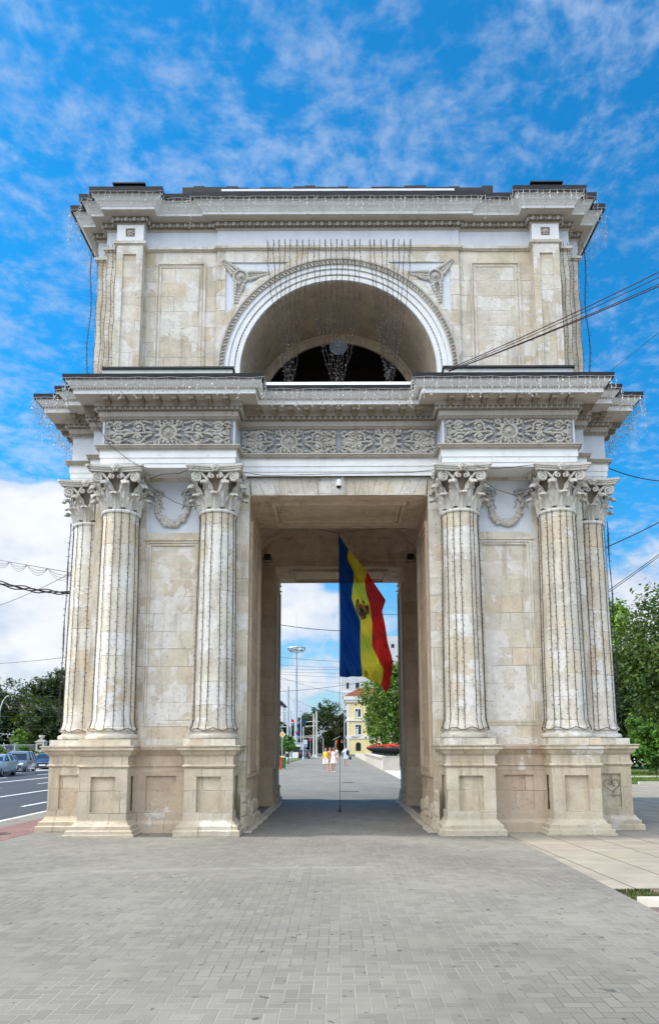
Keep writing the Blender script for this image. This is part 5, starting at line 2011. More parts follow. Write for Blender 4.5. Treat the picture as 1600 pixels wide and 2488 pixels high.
tag(b.build("festoon", "black_wire"), "scalloped festoon wire swagged towards the arch from the road side", "festoon")
cable("thin_cable", line((-30, 1423), (170, 1336), -2, -4, .06), 0.006, "black_wire", "thin wire crossing under the scalloped festoon on the road side")
cable("thin_cable", line((-20, 1550), (172, 1533), 4, -3.6, .02), 0.006, "black_wire", "lone thin wire above the trees on the road side")
# slack black cables on the capitals and front
cable("loose_cable", [on(225, 985, -5.75), on(255, 1035, -5.62), on(300, 1072, -5.60), on(330, 1090, -5.80), on(345, 1092, -5.85)], 0.0065, "black_wire", "slack black cable drooping over the left frieze panel to the capital")
cable("loose_cable", [on(346, 1120, -5.5), on(380, 1108, -5.3), on(420, 1106, -5.2), on(458, 1092, -5.75)], 0.0065, "black_wire", "slack black cable strung between the two left capitals above the garland")
cable("loose_cable", [on(346, 1130, -5.5), on(372, 1150, -5.3), on(408, 1172, -5.2), on(442, 1185, -5.25), on(470, 1180, -5.55)], 0.0065, "black_wire", "slack black cable looping across the left garland field")
cable("loose_cable", [on(1130, 1128, -5.5), on(1160, 1146, -5.3), on(1205, 1160, -5.2), on(1245, 1150, -5.3), on(1262, 1142, -5.6)], 0.0065, "black_wire", "slack black cable looping across the right garland field")
cable("loose_cable", [on(1115, 1092, -5.8), on(1150, 1098, -5.5), on(1200, 1094, -5.5), on(1250, 1088, -5.8)], 0.0065, "black_wire", "slack black cable along the soffit between the two right capitals")
cable("loose_cable", [on(560, 1102, -5.3), on(620, 1112, -5.03), on(790, 1108, -5.03), on(960, 1106, -5.03), on(1030, 1098, -5.3)], 0.0065, "black_wire", "long thin black cable along the lintel above the opening")
cable("loose_cable", [on(610, 1236, -2.40), on(680, 1236, -2.38), on(740, 1236, -2.36), on(790, 1247, -2.3), on(850, 1240, -2.36), on(915, 1235, -2.38), on(945, 1237, -2.38), on(975, 1232, -2.4)], 0.0065, "black_wire", "black cable sagging along the ceiling edge at the flag's top")
cable("loose_cable", [on(1345, 955, -5.2), on(1362, 1000, -4.95), on(1378, 1010, -4.9), on(1388, 985, -4.9), on(1386, 965, -5.0)], 0.0065, "black_wire", "black cable loop under the main cornice corner on the slab paving side")
# floodlights in the corners of the crossing
for sx, lab in ((-1, "small dark floodlight on the vault ledge left of the flag"), (1, "small dark floodlight on the vault ledge right of the flag")):
    t = empty("floodlight", (sx * 2.1, 1.1, 7.05), 0, lab, "floodlight", "floodlights in the crossing")
    b = MB(); b.box(-.10, .10, -.05, .05, .08, .24); b.build("housing", "trim_black", t)
    b = MB(); b.tube([(-.13, 0, .16), (-.13, 0, 0), (.13, 0, 0), (.13, 0, .16)], .014, 5); b.build("bracket", "trim_black", t)
# trolley wires over the road and the street behind
rg = random.Random(21)
tw = [((-20, 1592), (160, 1645), 40, 60), ((-20, 1600), (160, 1668), 50, 70), ((-20, 1624), (160, 1668), 30, 45), ((-20, 1638), (160, 1655), 60, 60), ((-20, 1650), (160, 1652), 80, 70),
      ((-20, 1662), (160, 1657), 80, 80), ((-20, 1672), (160, 1672), 60, 60), ((-20, 1700), (160, 1702), 70, 70), ((-20, 1726), (160, 1732), 60, 60)]
for k, (p, q, y0, y1) in enumerate(tw):
    cable("trolley_wire", line(p, q, y0, y1, .1), 0.016, "black_wire", "thin trolley wire crossing in front of the park trees by the road", "trolley wires before the park trees")
b = MB()
A, B_ = on(-20, 1650, 70), on(160, 1660, 60)
sup = [A.lerp(B_, i / 5) + Vector((0, 0, .5)) for i in range(6)]
for i in range(5):
    for k in range(2): b.tube(sag(sup[i], sup[i + 1], .45 + .3 * k, 10), 0.012, 4)
tag(b.build("festoon", "bronze"), "pale festoon swags hanging across the road in front of the park trees", "festoon")
st = [((640, 1514 * .9625 + 1), (800, 1533 * .9625), 40, 44, .1, .030), ((640, 1594 * .9625), (800, 1607 * .9625), 70, 70, .1, .02), ((640, 1614 * .9625), (800, 1623 * .9625), 80, 80, .05, .018), ((640, 1624 * .9625), (800, 1626 * .9625), 80, 80, .1, .018),
      ((640, 1632 * .9625), (800, 1636 * .9625), 80, 80, .0, .018), ((640, 1636 * .9625), (800, 1645 * .9625), 80, 80, .1, .018), ((640, 1680 * .9625), (860, 1655 * .9625), 60, 66, .2, .024), ((640, 1638 * .9625), (860, 1688 * .9625), 90, 110, .8, .022), ((640, 1648 * .9625), (800, 1660 * .9625), 90, 90, .2, .016),
      ((690, 1700 * .9625), (790, 1735 * .9625), 100, 100, .3, .02), ((650, 1660 * .9625), (720, 1745 * .9625), 100, 120, .0, .018)]
for k, (p, q, y0, y1, s_, r_) in enumerate(st):
    cable("trolley_wire", line(p, q, y0, y1, s_), r_, "black_wire", "dark trolley wire strung high over the street seen through the arch", "trolley wires seen through the arch")
cable("street_cable", line((880, 1437), (940, 1437), 40, 44, .02), .02, "black_wire", "short black wire right of the flag seen through the arch")


# ================================================================== TREES
def leaves(name, blobs, n, size, mat, seed, parent=None, loc=None):
    """leaf-sized faces scattered in clumps through the given ellipsoids (cx, cy, cz, rx, ry, rz)"""
    rg = np.random.default_rng(seed)
    tot = sum(q[3] * q[4] * q[5] for q in blobs)
    P = []; Nn = []
    for q in blobs:
        k = max(8, int(n * q[3] * q[4] * q[5] / tot))
        ncl = max(5, k // 26)
        d = rg.normal(size=(ncl, 3)); d /= np.linalg.norm(d, axis=1)[:, None]
        rad = rg.uniform(0.55, 1.08, ncl) ** 0.7
        cc = d * rad[:, None]
        idx = rg.integers(0, ncl, k)
        off = rg.normal(size=(k, 3)) * 0.13
        pp = cc[idx] + off
        pp[:, 2] -= 0.05 * np.abs(rg.normal(size=k))
        nd = d[idx] * 0.7 + rg.normal(size=(k, 3)) * 0.6 + np.array([0, 0, 0.5])
        P.append(pp * np.array(q[3:6]) + np.array(q[0:3])); Nn.append(nd)
    P = np.vstack(P); Nn = np.vstack(Nn); k = len(P)
    Nn /= np.linalg.norm(Nn, axis=1)[:, None]
    t = np.cross(Nn, rg.normal(size=(k, 3))); t /= np.linalg.norm(t, axis=1)[:, None]
    u = np.cross(Nn, t)
    s = size * rg.uniform(0.6, 1.4, k)[:, None]
    V = np.empty((k * 4, 3))
    V[0::4] = P - t * s; V[1::4] = P + u * s * 0.55 - Nn * s * .15; V[2::4] = P + t * s; V[3::4] = P - u * s * 0.55 - Nn * s * .15
    me = bpy.data.meshes.new(name)
    me.vertices.add(k * 4); me.vertices.foreach_set('co', V.ravel())
    me.loops.add(k * 4); me.loops.foreach_set('vertex_index', np.arange(k * 4))
    me.polygons.add(k); me.polygons.foreach_set('loop_start', np.arange(k) * 4); me.polygons.foreach_set('loop_total', np.full(k, 4))
    me.materials.append(MATS[mat]); me.update(); me.validate()
    o = bpy.data.objects.new(name, me); COL.objects.link(o)
    if parent: o.parent = parent
    if loc: o.location = loc
    return o


def tree(name, loc, h, r, n, size, mat, label, seed, base=0.3, trunk=0.16, group=None, cat="tree", squash=1.0):
    rg = random.Random(seed)
    t = empty(name, loc, 0, label, cat, group)
    cz0, cz1 = h * base, h
    blobs = []
    for i in range(9):
        a = rg.uniform(0, 2 * PI); f = rg.uniform(0.25, 0.75)
        z = cz0 + (cz1 - cz0) * rg.uniform(0.18, 0.88)
        k = math.sin(PI * min(1, max(0.12, (z - cz0) / (cz1 - cz0)))) ** 0.6
        rr = r * rg.uniform(0.38, 0.6)
        blobs.append((math.cos(a) * r * f * k, math.sin(a) * r * f * k * squash, z, rr, rr, rr * rg.uniform(0.75, 1.0)))
    blobs.append((0, 0, (cz0 + cz1) / 2, r * .72, r * .72, (cz1 - cz0) * .44))
    blobs.append((rg.uniform(-.2, .2) * r, 0, cz1 - r * .35, r * .42, r * .42, r * .38))
    leaves("crown", blobs, n, size, mat, seed, t)
    b = MB()
    b.tube([(0, 0, -0.1), (0.05 * r * .2, 0, h * base * .6), (0.02 * r, 0.03 * r, h * base * 1.2), (0, 0, h * .72)], [trunk * 1.25, trunk, trunk * .85, trunk * .25], 8)
    for q in blobs[:7]:
        z0 = h * base * rg.uniform(.8, 1.3)
        b.tube([(0, 0, z0), (q[0] * .5, q[1] * .5, (z0 + q[2]) / 2 + .1 * h * .3), (q[0], q[1], q[2])], [trunk * .55, trunk * .35, trunk * .1], 5)
    b.build("trunk", "bark", t)
    return t


# park beyond the road
park = [(-51.0, 84, 11.6, 5.2, "dark park tree with a bushy top behind the street lamp by the road"), (-45.3, 92, 9.2, 3.6, "lower dark park tree in the dip of the tree line over the parked cars"),
        (-42.6, 84, 11.0, 3.6, "dark park tree with a rounded top left of the tallest one"), (-39.4, 85, 12.6, 3.6, "tallest dark park tree just beside the arch on the road side"),
        (-47.5, 78, 8.2, 3.8, "dark leafy park tree filling the row behind the small pale tree"), (-38.5, 77, 8.0, 3.4, "dark shady park tree half behind the arch and the gate pillar")]
for i, (x, yy, h, r, lab) in enumerate(park):
    tree("park_tree", (x, yy, 0.3), h, r * 1.25, 11000, 0.21, "leaf_dark", lab, 40 + i, 0.02, 0.25, "trees of the park beyond the road")
tree("young_tree", (-37.0, 66.5, 0.8), 3.1, 1.15, 1600, 0.13, "leaf_light", "small pale green tree in front of the dark park trees", 61, 0.22, 0.07)
tree("yellowing_tree", (-43.0, 70, 0.5), 3.4, 0.6, 500, 0.13, "leaf_light", "thin yellowish sapling beside the street lamp", 62, 0.2, 0.05)
# right of the arch
tree("broadleaf_tree", (22.6, 27.5, 0), 11.2, 5.3, 34000, 0.15, "leaf_deep", "big dense green tree on the lawn right of the arch", 70, 0.12, 0.3)
tree("broadleaf_tree", (23.0, 41.0, 0), 14.0, 2.9, 8000, 0.16, "leaf_light", "tall yellow green tree showing between the arch and the big tree", 71, 0.35, 0.2)
tree("broadleaf_tree", (21.8, 38.0, 0), 8.5, 5.0, 12000, 0.22, "leaf_dark", "dark tree filling the shade behind the big lawn tree", 72, 0.05, 0.25)
tree("round_shrub", (18.5, 24.0, 0), 3.2, 1.65, 5200, 0.11, "leaf_bush", "round bright green shrub tree in front of the big lawn tree", 73, 0.12, 0.09, cat="shrub")
tree("flowering_shrub", (17.2, 25.5, 0), 2.0, 0.8, 1400, 0.09, "leaf_dark", "low dark shrub with pale flowers beside the arch corner", 74, 0.05, 0.05, cat="shrub")
b = MB(); rg = random.Random(4)
for k in range(26): b.ell((17.2 + rg.uniform(-.6, .6), 24.8 + rg.uniform(-.3, .3), 0.8 + rg.uniform(-.5, 1.0)), (.05, .05, .05), 5, 3)
o = b.build("blossom", "cloth_white", bpy.data.objects["flowering_shrub"]); o.matrix_parent_inverse = Matrix.Translation((-17.2, -25.5, 0))
b = MB()                                             # bare branch against the sky
b.tube([(23.4, 26, 10.0), (23.7, 26, 10.8), (23.3, 26, 11.3), (23.1, 26, 12.0)], [.05, .035, .025, .012], 5)
b.tube([(23.7, 26, 10.8), (24.5, 26, 11.2), (25.2, 26, 11.1)], [.03, .02, .01], 5)
o = b.build("bare_branch", "bark", bpy.data.objects["broadleaf_tree"]); o.matrix_parent_inverse = Matrix.Translation((-22.6, -27.5, 0))
# seen through the arch
tree("broadleaf_tree", (7.0, 60, 0), 11.4, 4.7, 20000, 0.17, "leaf_mid", "leafy green tree behind the flower bowls seen through the arch", 80, 0.12, 0.25)
tree("broadleaf_tree", (6.3, 84, 0), 9.5, 3.4, 4000, 0.26, "leaf_mid", "second green tree further along the path behind the flower bowls", 81, 0.12, 0.25)
for i, (x, yy, h, r, lab) in enumerate([(-4.0, 178, 13.5, 4.2, "tall dark tree closing the street beside the yellow house"), (-9.0, 172, 10.4, 3.6, "lower dark tree left of the tall one closing the street"),
                                        (-14.5, 165, 7.5, 3.2, "small dark tree behind the concrete poles at the street's end"), (-17.5, 150, 8.0, 3.4, "green tree under the dark glass building seen through the arch"), (0.2, 184, 11.0, 3.0, "dark tree right against the grey tower seen through the arch")]):
    tree("street_tree", (x, yy, 0), h, r * 1.15, 7000, 0.26, "leaf_dark" if i != 3 else "leaf_mid", lab, 90 + i, 0.06, 0.25, "trees at the end of the street")
for i, (x, yy, lab) in enumerate([(-5.9, 49, "clipped young street tree beside the yellow diamond sign"), (-5.15, 55, "second clipped street tree right of the thick grey pole"), (-7.3, 62, "third clipped street tree half hidden at the pier's edge")]):
    tree("clipped_tree", (x, yy, 0), 2.65, 1.05, 2200, 0.10, "leaf_bush", lab, 100 + i, 0.48, 0.05, "clipped young trees along the verge")
# hedges, topiary, terrace wall beyond the road
b = MB(); b.box(-60, -26.4, 50, 50.4, -0.2, 1.12); b.box(-60, -26.3, 49.9, 50.45, 1.12, 1.20)
tag(b.build("terrace_wall", "planter_stone"), "cream terrace wall with a coping behind the parked cars", "wall")
b = MB(); b.box(-60, -26.4, 50.5, 120, -0.2, 1.0)
tag(b.build("terrace", "grass_soil"), kind='structure')
hb = [(-60 + i * 1.1, 51.2, 1.2, .8, .5, .32) for i in range(30)]
o = leaves("low_hedge", hb, 7000, 0.09, "leaf_hedge", 120); tag(o, "long low clipped hedge on top of the cream terrace wall", "hedge")
for i, (px, lab) in enumerate([(63, "round clipped topiary bush above the silver car's roof"), (3, "round clipped topiary bush at the foot of the street lamp")]):
    t = empty("topiary_ball", ((px - 793) / 1732 * 73.5, 53.4, 1.0), 0, lab, "topiary", "clipped topiary balls")
    leaves("foliage", [(0, 0, .62, .50, .50, .36), (0, 0, .62, .38, .38, .28)], 1800, 0.06, "leaf_bush", 130 + i, t)
    b = MB(); b.tube([(0, 0, 0), (0, 0, .6)], .04, 6); b.build("stem", "bark", t)
t = empty("gate_pillar", (-29.9, 55, 1.0), 0, "cream gate pillar topped by a stone urn beside the arch on the road side", "pillar")
b = MB(); b.box(-.42, .42, -.42, .42, 0, 1.3); b.box(-.33, .33, -.33, .33, 1.3, 1.32); b.box(-.5, .5, -.5, .5, 1.32, 1.42)
b.prism([(-.46, 1.42), (.46, 1.42), (.18, 1.6), (-.18, 1.6)], -.3, .3); b.build("pier", "planter_stone", t)
b = MB(); b.box(-.22, .22, -.445, -.421, .6, 1.1); b.build("niche", "window_dark", t)
b = MB(); b.lathe([(.16, 1.55), (.1, 1.62), (.22, 1.75), (.30, 1.88), (.26, 1.92), (.33, 2.0), (.2, 2.02)], 16); b.build("urn", "planter_stone", t, True)
t = empty("park_fence", (-35.5, 56, 1.0), 0, "grey metal park fence left of the cream gate pillar", "fence")
for k in range(5):
    b = MB(); b.box(-5 + k * 2.5 - .06, -5 + k * 2.5 + .06, -.06, .06, 0, 1.25); b.build("post", "steel_grey", t)
b = MB()
for k in range(80): b.box(-5 + k * .125 - .012, -5 + k * .125 + .012, -.012, .012, .15, 1.1)
b.box(-5, 5, -.02, .02, .12, .17); b.box(-5, 5, -.02, .02, 1.05, 1.1)
b.build("railing", "steel_grey", t)
t = empty("info_board", (-38.6, 53, 1.0), 0, "small white notice board on two posts in front of the park fence", "board")
b = MB(); b.box(-.45, .45, -.02, .02, .5, 1.1); b.build("panel", "sign_white", t)
for s in (-1, 1):
    b = MB(); b.box(s * .47 - .04, s * .47 + .04, -.04, .04, 0, 1.3); b.build("post", "sign_white", t)
t = empty("street_lamp", (-34.1, 54.5, 0.8), 0, "pale double armed street lamp at the edge of the road by the park", "street lamp")
b = MB(); b.tube([(0, 0, 0), (0, 0, 4.6)], [.13, .08], 10); b.build("pole", "concrete", t)
for s in (-1, 1):
    b = MB(); b.tube([(0, 0, 4.5), (s * .12, 0, 5.1), (s * .32, 0, 5.7), (s * .62, 0, 6.1), (s * .85, 0, 6.15)], [.08, .065, .055, .05, .07], 8); b.build("arm", "concrete", t)
b = MB(); b.tube([(.05, 0, 2.4), (1.6, 0, 2.25)], .03, 6); b.tube([(.05, 0, 2.0), (.7, 0, 2.35)], .02, 6); b.build("bracket", "steel_grey", t)


# ================================================================== CARS (front = -y)
def loft(b, secs, closed=True, caps=True):
    n = len(secs[0]); vs = [p for s in secs for p in s]; fs = []
    for j in range(len(secs) - 1):
        for i in range(n if closed else n - 1):
            k = (i + 1) % n
            fs.append((j * n + i, j * n + k, (j + 1) * n + k, (j + 1) * n + i))
    if caps: fs += [tuple(range(n - 1, -1, -1)), tuple((len(secs) - 1) * n + i for i in range(n))]
    b.add(vs, fs)


def car(loc, rz, paint, label, kind="mpv"):
    t = empty("parked_car", loc, rz, label, "car", "cars on the far side of the road")
    tall = 1.62 if kind == "mpv" else 1.44
    st = [(-2.18, .60, .34, .60), (-2.12, .74, .24, .72), (-1.9, .83, .20, .84), (-1.5, .86, .19, .92), (-1.05, .87, .19, 1.0), (0, .875, .19, 1.02), (1.4, .875, .19, 1.04), (1.95, .85, .22, 1.03), (2.14, .80, .28, .98), (2.2, .70, .36, .88)]
    b = MB(); secs = []
    for y, w, zl, zb in st:
        half = [(w * .82, zl), (w * .97, zl + .10), (w, zl + .3), (w, zb - .16), (w * .97, zb - .04), (w * .88, zb)]
        secs.append([(x, y, z) for x, z in half] + [(-x, y, z) for x, z in reversed(half)])
    loft(b, secs)
    o = b.build("body", paint, t); shade_auto(o, 40)
    gs = [(-1.12, .80, .80, 1.0), (-.42, .82, .64, tall - .10), (.1, .83, .63, tall - .05), (1.2, .83, .63, tall - .05), (1.85, .82, .62, tall - .14), (2.1, .80, .70, 1.06)]
    b = MB(); secs = []
    for y, wb, wr, zr in gs: secs.append([(wb * .985, y, .98), (wr, y, zr - .02), (-wr, y, zr - .02), (-wb * .985, y, .98)])
    loft(b, secs); b.build("windows", "window_glass", t)
    b = MB(); secs = []
    for y, wr, zr in ((-.50, .60, tall - .13), (-.36, .655, tall - .08), (.1, .655, tall - .02), (1.2, .65, tall - .02), (1.8, .64, tall - .09), (1.93, .60, tall - .15)):
        secs.append([(wr, y, zr - .05), (wr * .93, y, zr), (0, y, zr + .025), (-wr * .93, y, zr), (-wr, y, zr - .05)])
    loft(b, secs); o = b.build("roof", paint, t); shade_auto(o, 40)
    b = MB()
    for s in (-1, 1):
        for p, q, r_ in (((s * .80, -1.10, 1.0), (s * .645, -.42, tall - .11), .045), ((s * .835, .25, 1.0), (s * .64, .25, tall - .06), .05), ((s * .835, 1.15, 1.0), (s * .64, 1.1, tall - .06), .05), ((s * .80, 2.06, 1.0), (s * .625, 1.85, tall - .15), .06)):
            b.tube([p, q], r_, 6)
    b.build("pillars", paint, t)
    for s in (-1, 1):
        for yy in (-1.38, 1.38):
            w = MB(); w.M = Matrix.Translation((s * .76, yy, .31)) @ Matrix.Rotation(PI / 2, 4, 'Y')
            w.lathe([(.18, -.1), (.29, -.1), (.315, -.06), (.315, .06), (.29, .1), (.18, .1)], 24, cap=False); wh = w.build("wheel", "rubber", t, True)
            w = MB(); w.M = Matrix.Translation((s * .76, yy, .31)) @ Matrix.Rotation(PI / 2, 4, 'Y')
            w.lathe([(.03, -.09), (.19, -.085), (.19, .085), (.03, .09)], 20); w.build("rim", "chrome", wh)
        b = MB(); b.ell((s * .60, -2.04, .70), (.17, .14, .09), 10, 6); b.build("headlight", "lamp_glass", t, True)
        b = MB(); b.ell((s * .93, -.72, 1.05), (.10, .07, .07), 8, 5); b.build("mirror", "trim_black", t, True)
        b = MB(); b.box(s * .74 - .08, s * .74 + .08, 2.08, 2.2, .72, .98); b.build("tail_light", "tail_red", t)
    b = MB(); b.box(-.48, .48, -2.215, -2.10, .30, .42); b.box(-.36, .36, -2.19, -2.1, .56, .66); b.build("grille", "trim_black", t)
    b = MB(); b.box(-.26, .26, -2.235, -2.22, .43, .53); b.build("number_plate", "plate_white", t)
    return t


car((-23.6, 35.2, -0.12), R(11), "car_silver", "silver estate car in the middle of the row by the road", "mpv")
car((-22.75, 29.6, -0.12), R(8), "car_pale_blue", "pale blue car cut off at the photo's edge in front of the silver one", "hatch")
car((-24.3, 42.5, -0.12), R(10), "car_navy", "dark blue car half hidden behind the arch pedestal", "hatch")
c = car((-5.55, 97.5, 0.0), R(180), "car_black", "small black car parked under the bus stop sign seen through the arch", "hatch")
del c["group"]


# ================================================================== PEOPLE (face -y)
def skinned(verts, edges, radii, root=0, sub=1):
    me = bpy.data.meshes.new("tmp"); me.from_pydata(verts, edges, [])
    o = bpy.data.objects.new("tmp", me); COL.objects.link(o)
    o.modifiers.new("s", 'SKIN'); m = o.modifiers.new("u", 'SUBSURF'); m.levels = sub; m.render_levels = sub
    for v, r in zip(me.skin_vertices[0].data, radii):
        v.radius = r if hasattr(r, '__len__') else (r, r); v.use_root = False
    me.skin_vertices[0].data[root].use_root = True
    dg = bpy.context.evaluated_depsgraph_get()
    out = bpy.data.meshes.new_from_object(o.evaluated_get(dg))
    bpy.data.objects.remove(o); bpy.data.meshes.remove(me)
    return out


def person(loc, rz, h, skin, hair, top, bottom, label, stride=0.14, arms=(0.0, 0.0), skirt=False, long_hair=True, shoes="sandal", bag=None, girl=True):
    k = h / 1.70
    t = empty("person", loc, rz, label, "person"); t.scale = (k, k, k)
    V, E, RR = [], [], []

    def add(p, r, par=None):
        V.append(p); RR.append(r)
        if par is not None: E.append((par, len(V) - 1))
        return len(V) - 1
    sw = 0.155 if girl else 0.185
    pel = add((0, 0, .95), (.135, .10)); wa = add((0, 0, 1.10), (.105, .08), pel); ch = add((0, .01, 1.28), (.135, .095), wa)
    up = add((0, .015, 1.40), (.10, .07), ch); nk = add((0, .0, 1.48), .048, up); hd = add((0, -.012, 1.545), (.066, .075), nk)
    he = add((0, -.01, 1.615), (.074, .09), hd); tp = add((0, 0, 1.675), (.055, .065), he)
    no = add((0, -.105, 1.60), .014, he)
    for s in (-1, 1):
        f = s * stride
        hip = add((s * .085, 0, .90), .085, pel); kn = add((s * .09, -f * .55 - .015, .50), .052, hip)
        an = add((s * .09, -f + (.05 if f < 0 else 0), .085), .034, kn); heel = add((s * .09, -f + .01, .035), .034, an)
        add((s * .10, -f - .13, .028), (.035, .022), heel)
        a = arms[0] if s < 0 else arms[1]
        sh = add((s * sw, .01, 1.385), .052, up); el = add((s * (sw + .055), .03 - a * .1, 1.11), .036, sh)
        wr = add((s * (sw + .07), -.02 - a * .35, .88 + abs(a) * .12), .024, el)
        pm = add((s * (sw + .07), -.03 - a * .42, .815 + abs(a) * .12), (.020, .034), wr)
        for q in range(4):
            fy = -.03 - a * .42 - .026 + q * .018; L = (.065, .075, .07, .055)[q]
            z0 = .79 + abs(a) * .12
            f1 = add((s * (sw + .068), fy, z0 - L * .5), .0085, pm); add((s * (sw + .058), fy - .004, z0 - L), .0075, f1)
        th = add((s * (sw + .055), -.075 - a * .42, .80 + abs(a) * .12), .010, pm); add((s * (sw + .05), -.085 - a * .42, .765 + abs(a) * .12), .008, th)
    me = skinned(V, E, RR, pel); me.name = "body"; me.materials.append(MATS[skin])
    for p in me.polygons: p.use_smooth = True
    o = bpy.data.objects.new("body", me); COL.objects.link(o); o.parent = t
    b = MB()
    for s in (-1, 1): b.ell((s * .03, -.088, 1.625), (.012, .01, .008), 6, 4)
    b.build("eyes", "hair_dark", t); b = MB(); b.ell((0, -.09, 1.565), (.024, .012, .007), 6, 4); b.build("mouth", "tail_red", t)
    b = MB()
    for s in (-1, 1): b.ell((s * .078, 0, 1.61), (.012, .02, .03), 6, 4)
    b.build("ears", skin, t)
    b = MB(); b.ell((0, .022, 1.645), (.088, .095, .075), 14, 8)
    if long_hair:
        b.ell((0, .065, 1.55), (.085, .055, .14), 12, 8)
        for s in (-1, 1): b.ell((s * .075, .02, 1.52), (.032, .05, .13), 8, 6)
    b.build("hair", hair, t, True)

    def ringset(rows, name, mat):
        bb = MB(); bb_rows = []
        for z, rx, ry, cy in rows:
            bb_rows.append([(rx * math.cos(2 * PI * i / 20) * (1 + .03 * math.sin(i * 2.4 + z * 9)), cy + ry * math.sin(2 * PI * i / 20), z) for i in range(20)])
        loft(bb, bb_rows, True, False)
        q = bb.build(name, mat, t, True); return q
    if girl: ringset([(1.02, .150, .115, 0), (1.10, .128, .10, 0), (1.2, .145, .112, 0), (1.30, .158, .125, -.008), (1.37, .14, .095, .01), (1.40, .12, .075, .015)], "top", top)
    else:
        ringset([(.86, .175, .13, 0), (1.0, .165, .125, 0), (1.2, .175, .13, 0), (1.34, .19, .12, .01), (1.41, .165, .09, .012), (1.45, .09, .065, .008)], "shirt", top)
        bb = MB()
        for s in (-1, 1): bb.tube([(s * .165, .01, 1.39), (s * .215, .02, 1.28), (s * .235, .03, 1.17)], [.065, .065, .07], 10)
        bb.build("sleeves", top, t, True)
    if skirt: ringset([(1.05, .145, .112, 0), (.95, .175, .14, 0), (.80, .205, .165, 0), (.62, .235, .19, 0)], "skirt", bottom)
    else:
        bb = MB()
        for s in (-1, 1):
            f = s * stride
            bb.tube([(s * .07, 0, .99), (s * .085, -f * .05, .86), (s * .098, -f * .35, .64), (s * .10, -f * .42, .60)], [.105, .115, .105, .104], 12)
        bb.ell((0, 0, .96), (.165, .125, .09), 14, 8)
        bb.build("shorts", bottom, t, True)
    bb = MB()
    for s in (-1, 1):
        f = s * stride
        bb.ell((s * .098, -f - .06, .03), (.046, .135, .035), 10, 6)
    bb.build("shoes", shoes, t, True)
    if bag == "shoulder":
        bb = MB(); bb.ell((.20, -.03, .95), (.045, .10, .10), 10, 6); bb.tube([(.19, 0, 1.0), (.05, -.13, 1.25), (-.12, .0, 1.41), (-.02, .13, 1.25), (.19, .02, 1.0)], .012, 5); bb.build("shoulder_bag", "sandal", t, True)
    return t


person((-0.96, 31.6, 0), R(4), 1.66, "skin", "hair_dark", "cloth_yellow", "cloth_white", "woman in a yellow top and white shorts walking towards the arch", .10, (.5, .1))
person((-0.42, 31.4, 0), R(-6), 1.68, "skin_tan", "hair_dark", "cloth_white", "cloth_white", "woman in a short white dress with a pink shoulder bag", .13, (.2, .7), True, True, "cloth_white", "shoulder")
person((-0.72, 35.6, 0), 0, 1.68, "skin", "hair_auburn", "cloth_orange", "cloth_orange", "auburn haired person in orange behind the two women", .1, (.1, .1))
m = person((0.60, 50.6, 0), R(180), 1.82, "skin_tan", "hair_dark", "cloth_blue", "cloth_blue", "man in pale blue shirt and shorts walking away with a black backpack", .17, (.3, .2), False, False, "cloth_navy", None, False)
t = empty("backpack", (0.74, 50.45, 1.22), 0, "black backpack slung on the walking man's shoulder", "backpack")
b = MB(); b.ell((0, 0, 0), (.16, .13, .24), 12, 8); b.build("pack", "cloth_black", t, True)
b = MB(); b.tube([(-.1, .02, .2), (-.12, .16, .26), (-.1, .25, .1), (-.08, .1, -.18)], .018, 5); b.build("strap", "cloth_black", t)
t = empty("carrier_bag", (0.98, 50.6, 0.58), 0, "small black bag hanging from the walking man's hand", "bag")
b = MB(); b.box(-.12, .12, -.05, .05, -.02, .24); b.build("bag_body", "cloth_black", t)
b = MB(); b.tube([(-.08, 0, .24), (-.04, 0, .36), (.04, 0, .36), (.08, 0, .24)], .012, 5); b.build("handle", "cloth_black", t)
person((-0.35, 64, 0), 0, 1.7, "skin", "hair_dark", "cloth_white", "cloth_white", "distant person in white behind the woman with the pink bag", .08, (.1, .1))
person((-6.3, 70, 0.0), R(30), 1.7, "skin", "hair_dark", "cloth_white", "cloth_navy", "distant person in a white top under the clipped trees", .08)
person((-7.2, 66, 0.0), R(-20), 1.7, "skin_tan", "hair_dark", "cloth_orange", "cloth_navy", "distant person in a reddish top at the pier's edge under the clipped trees", .08)


# ================================================================== STREET BEHIND THE ARCH
def pole(name, x, yy, z, h, r0, r1, mat, label, group=None, extra=None, cat="pole"):
    t = empty(name, (x, yy, z), 0, label, cat, group)
    b = MB(); b.tube([(0, 0, 0), (0, 0, h)], [r0, r1], 12); b.build("shaft", mat, t)
    b = MB(); b.lathe([(r0 * 1.7, 0), (r0 * 1.6, .25), (r0 * 1.1, .4)], 12); b.build("foot", mat, t)
    if extra: extra(t)
    return t


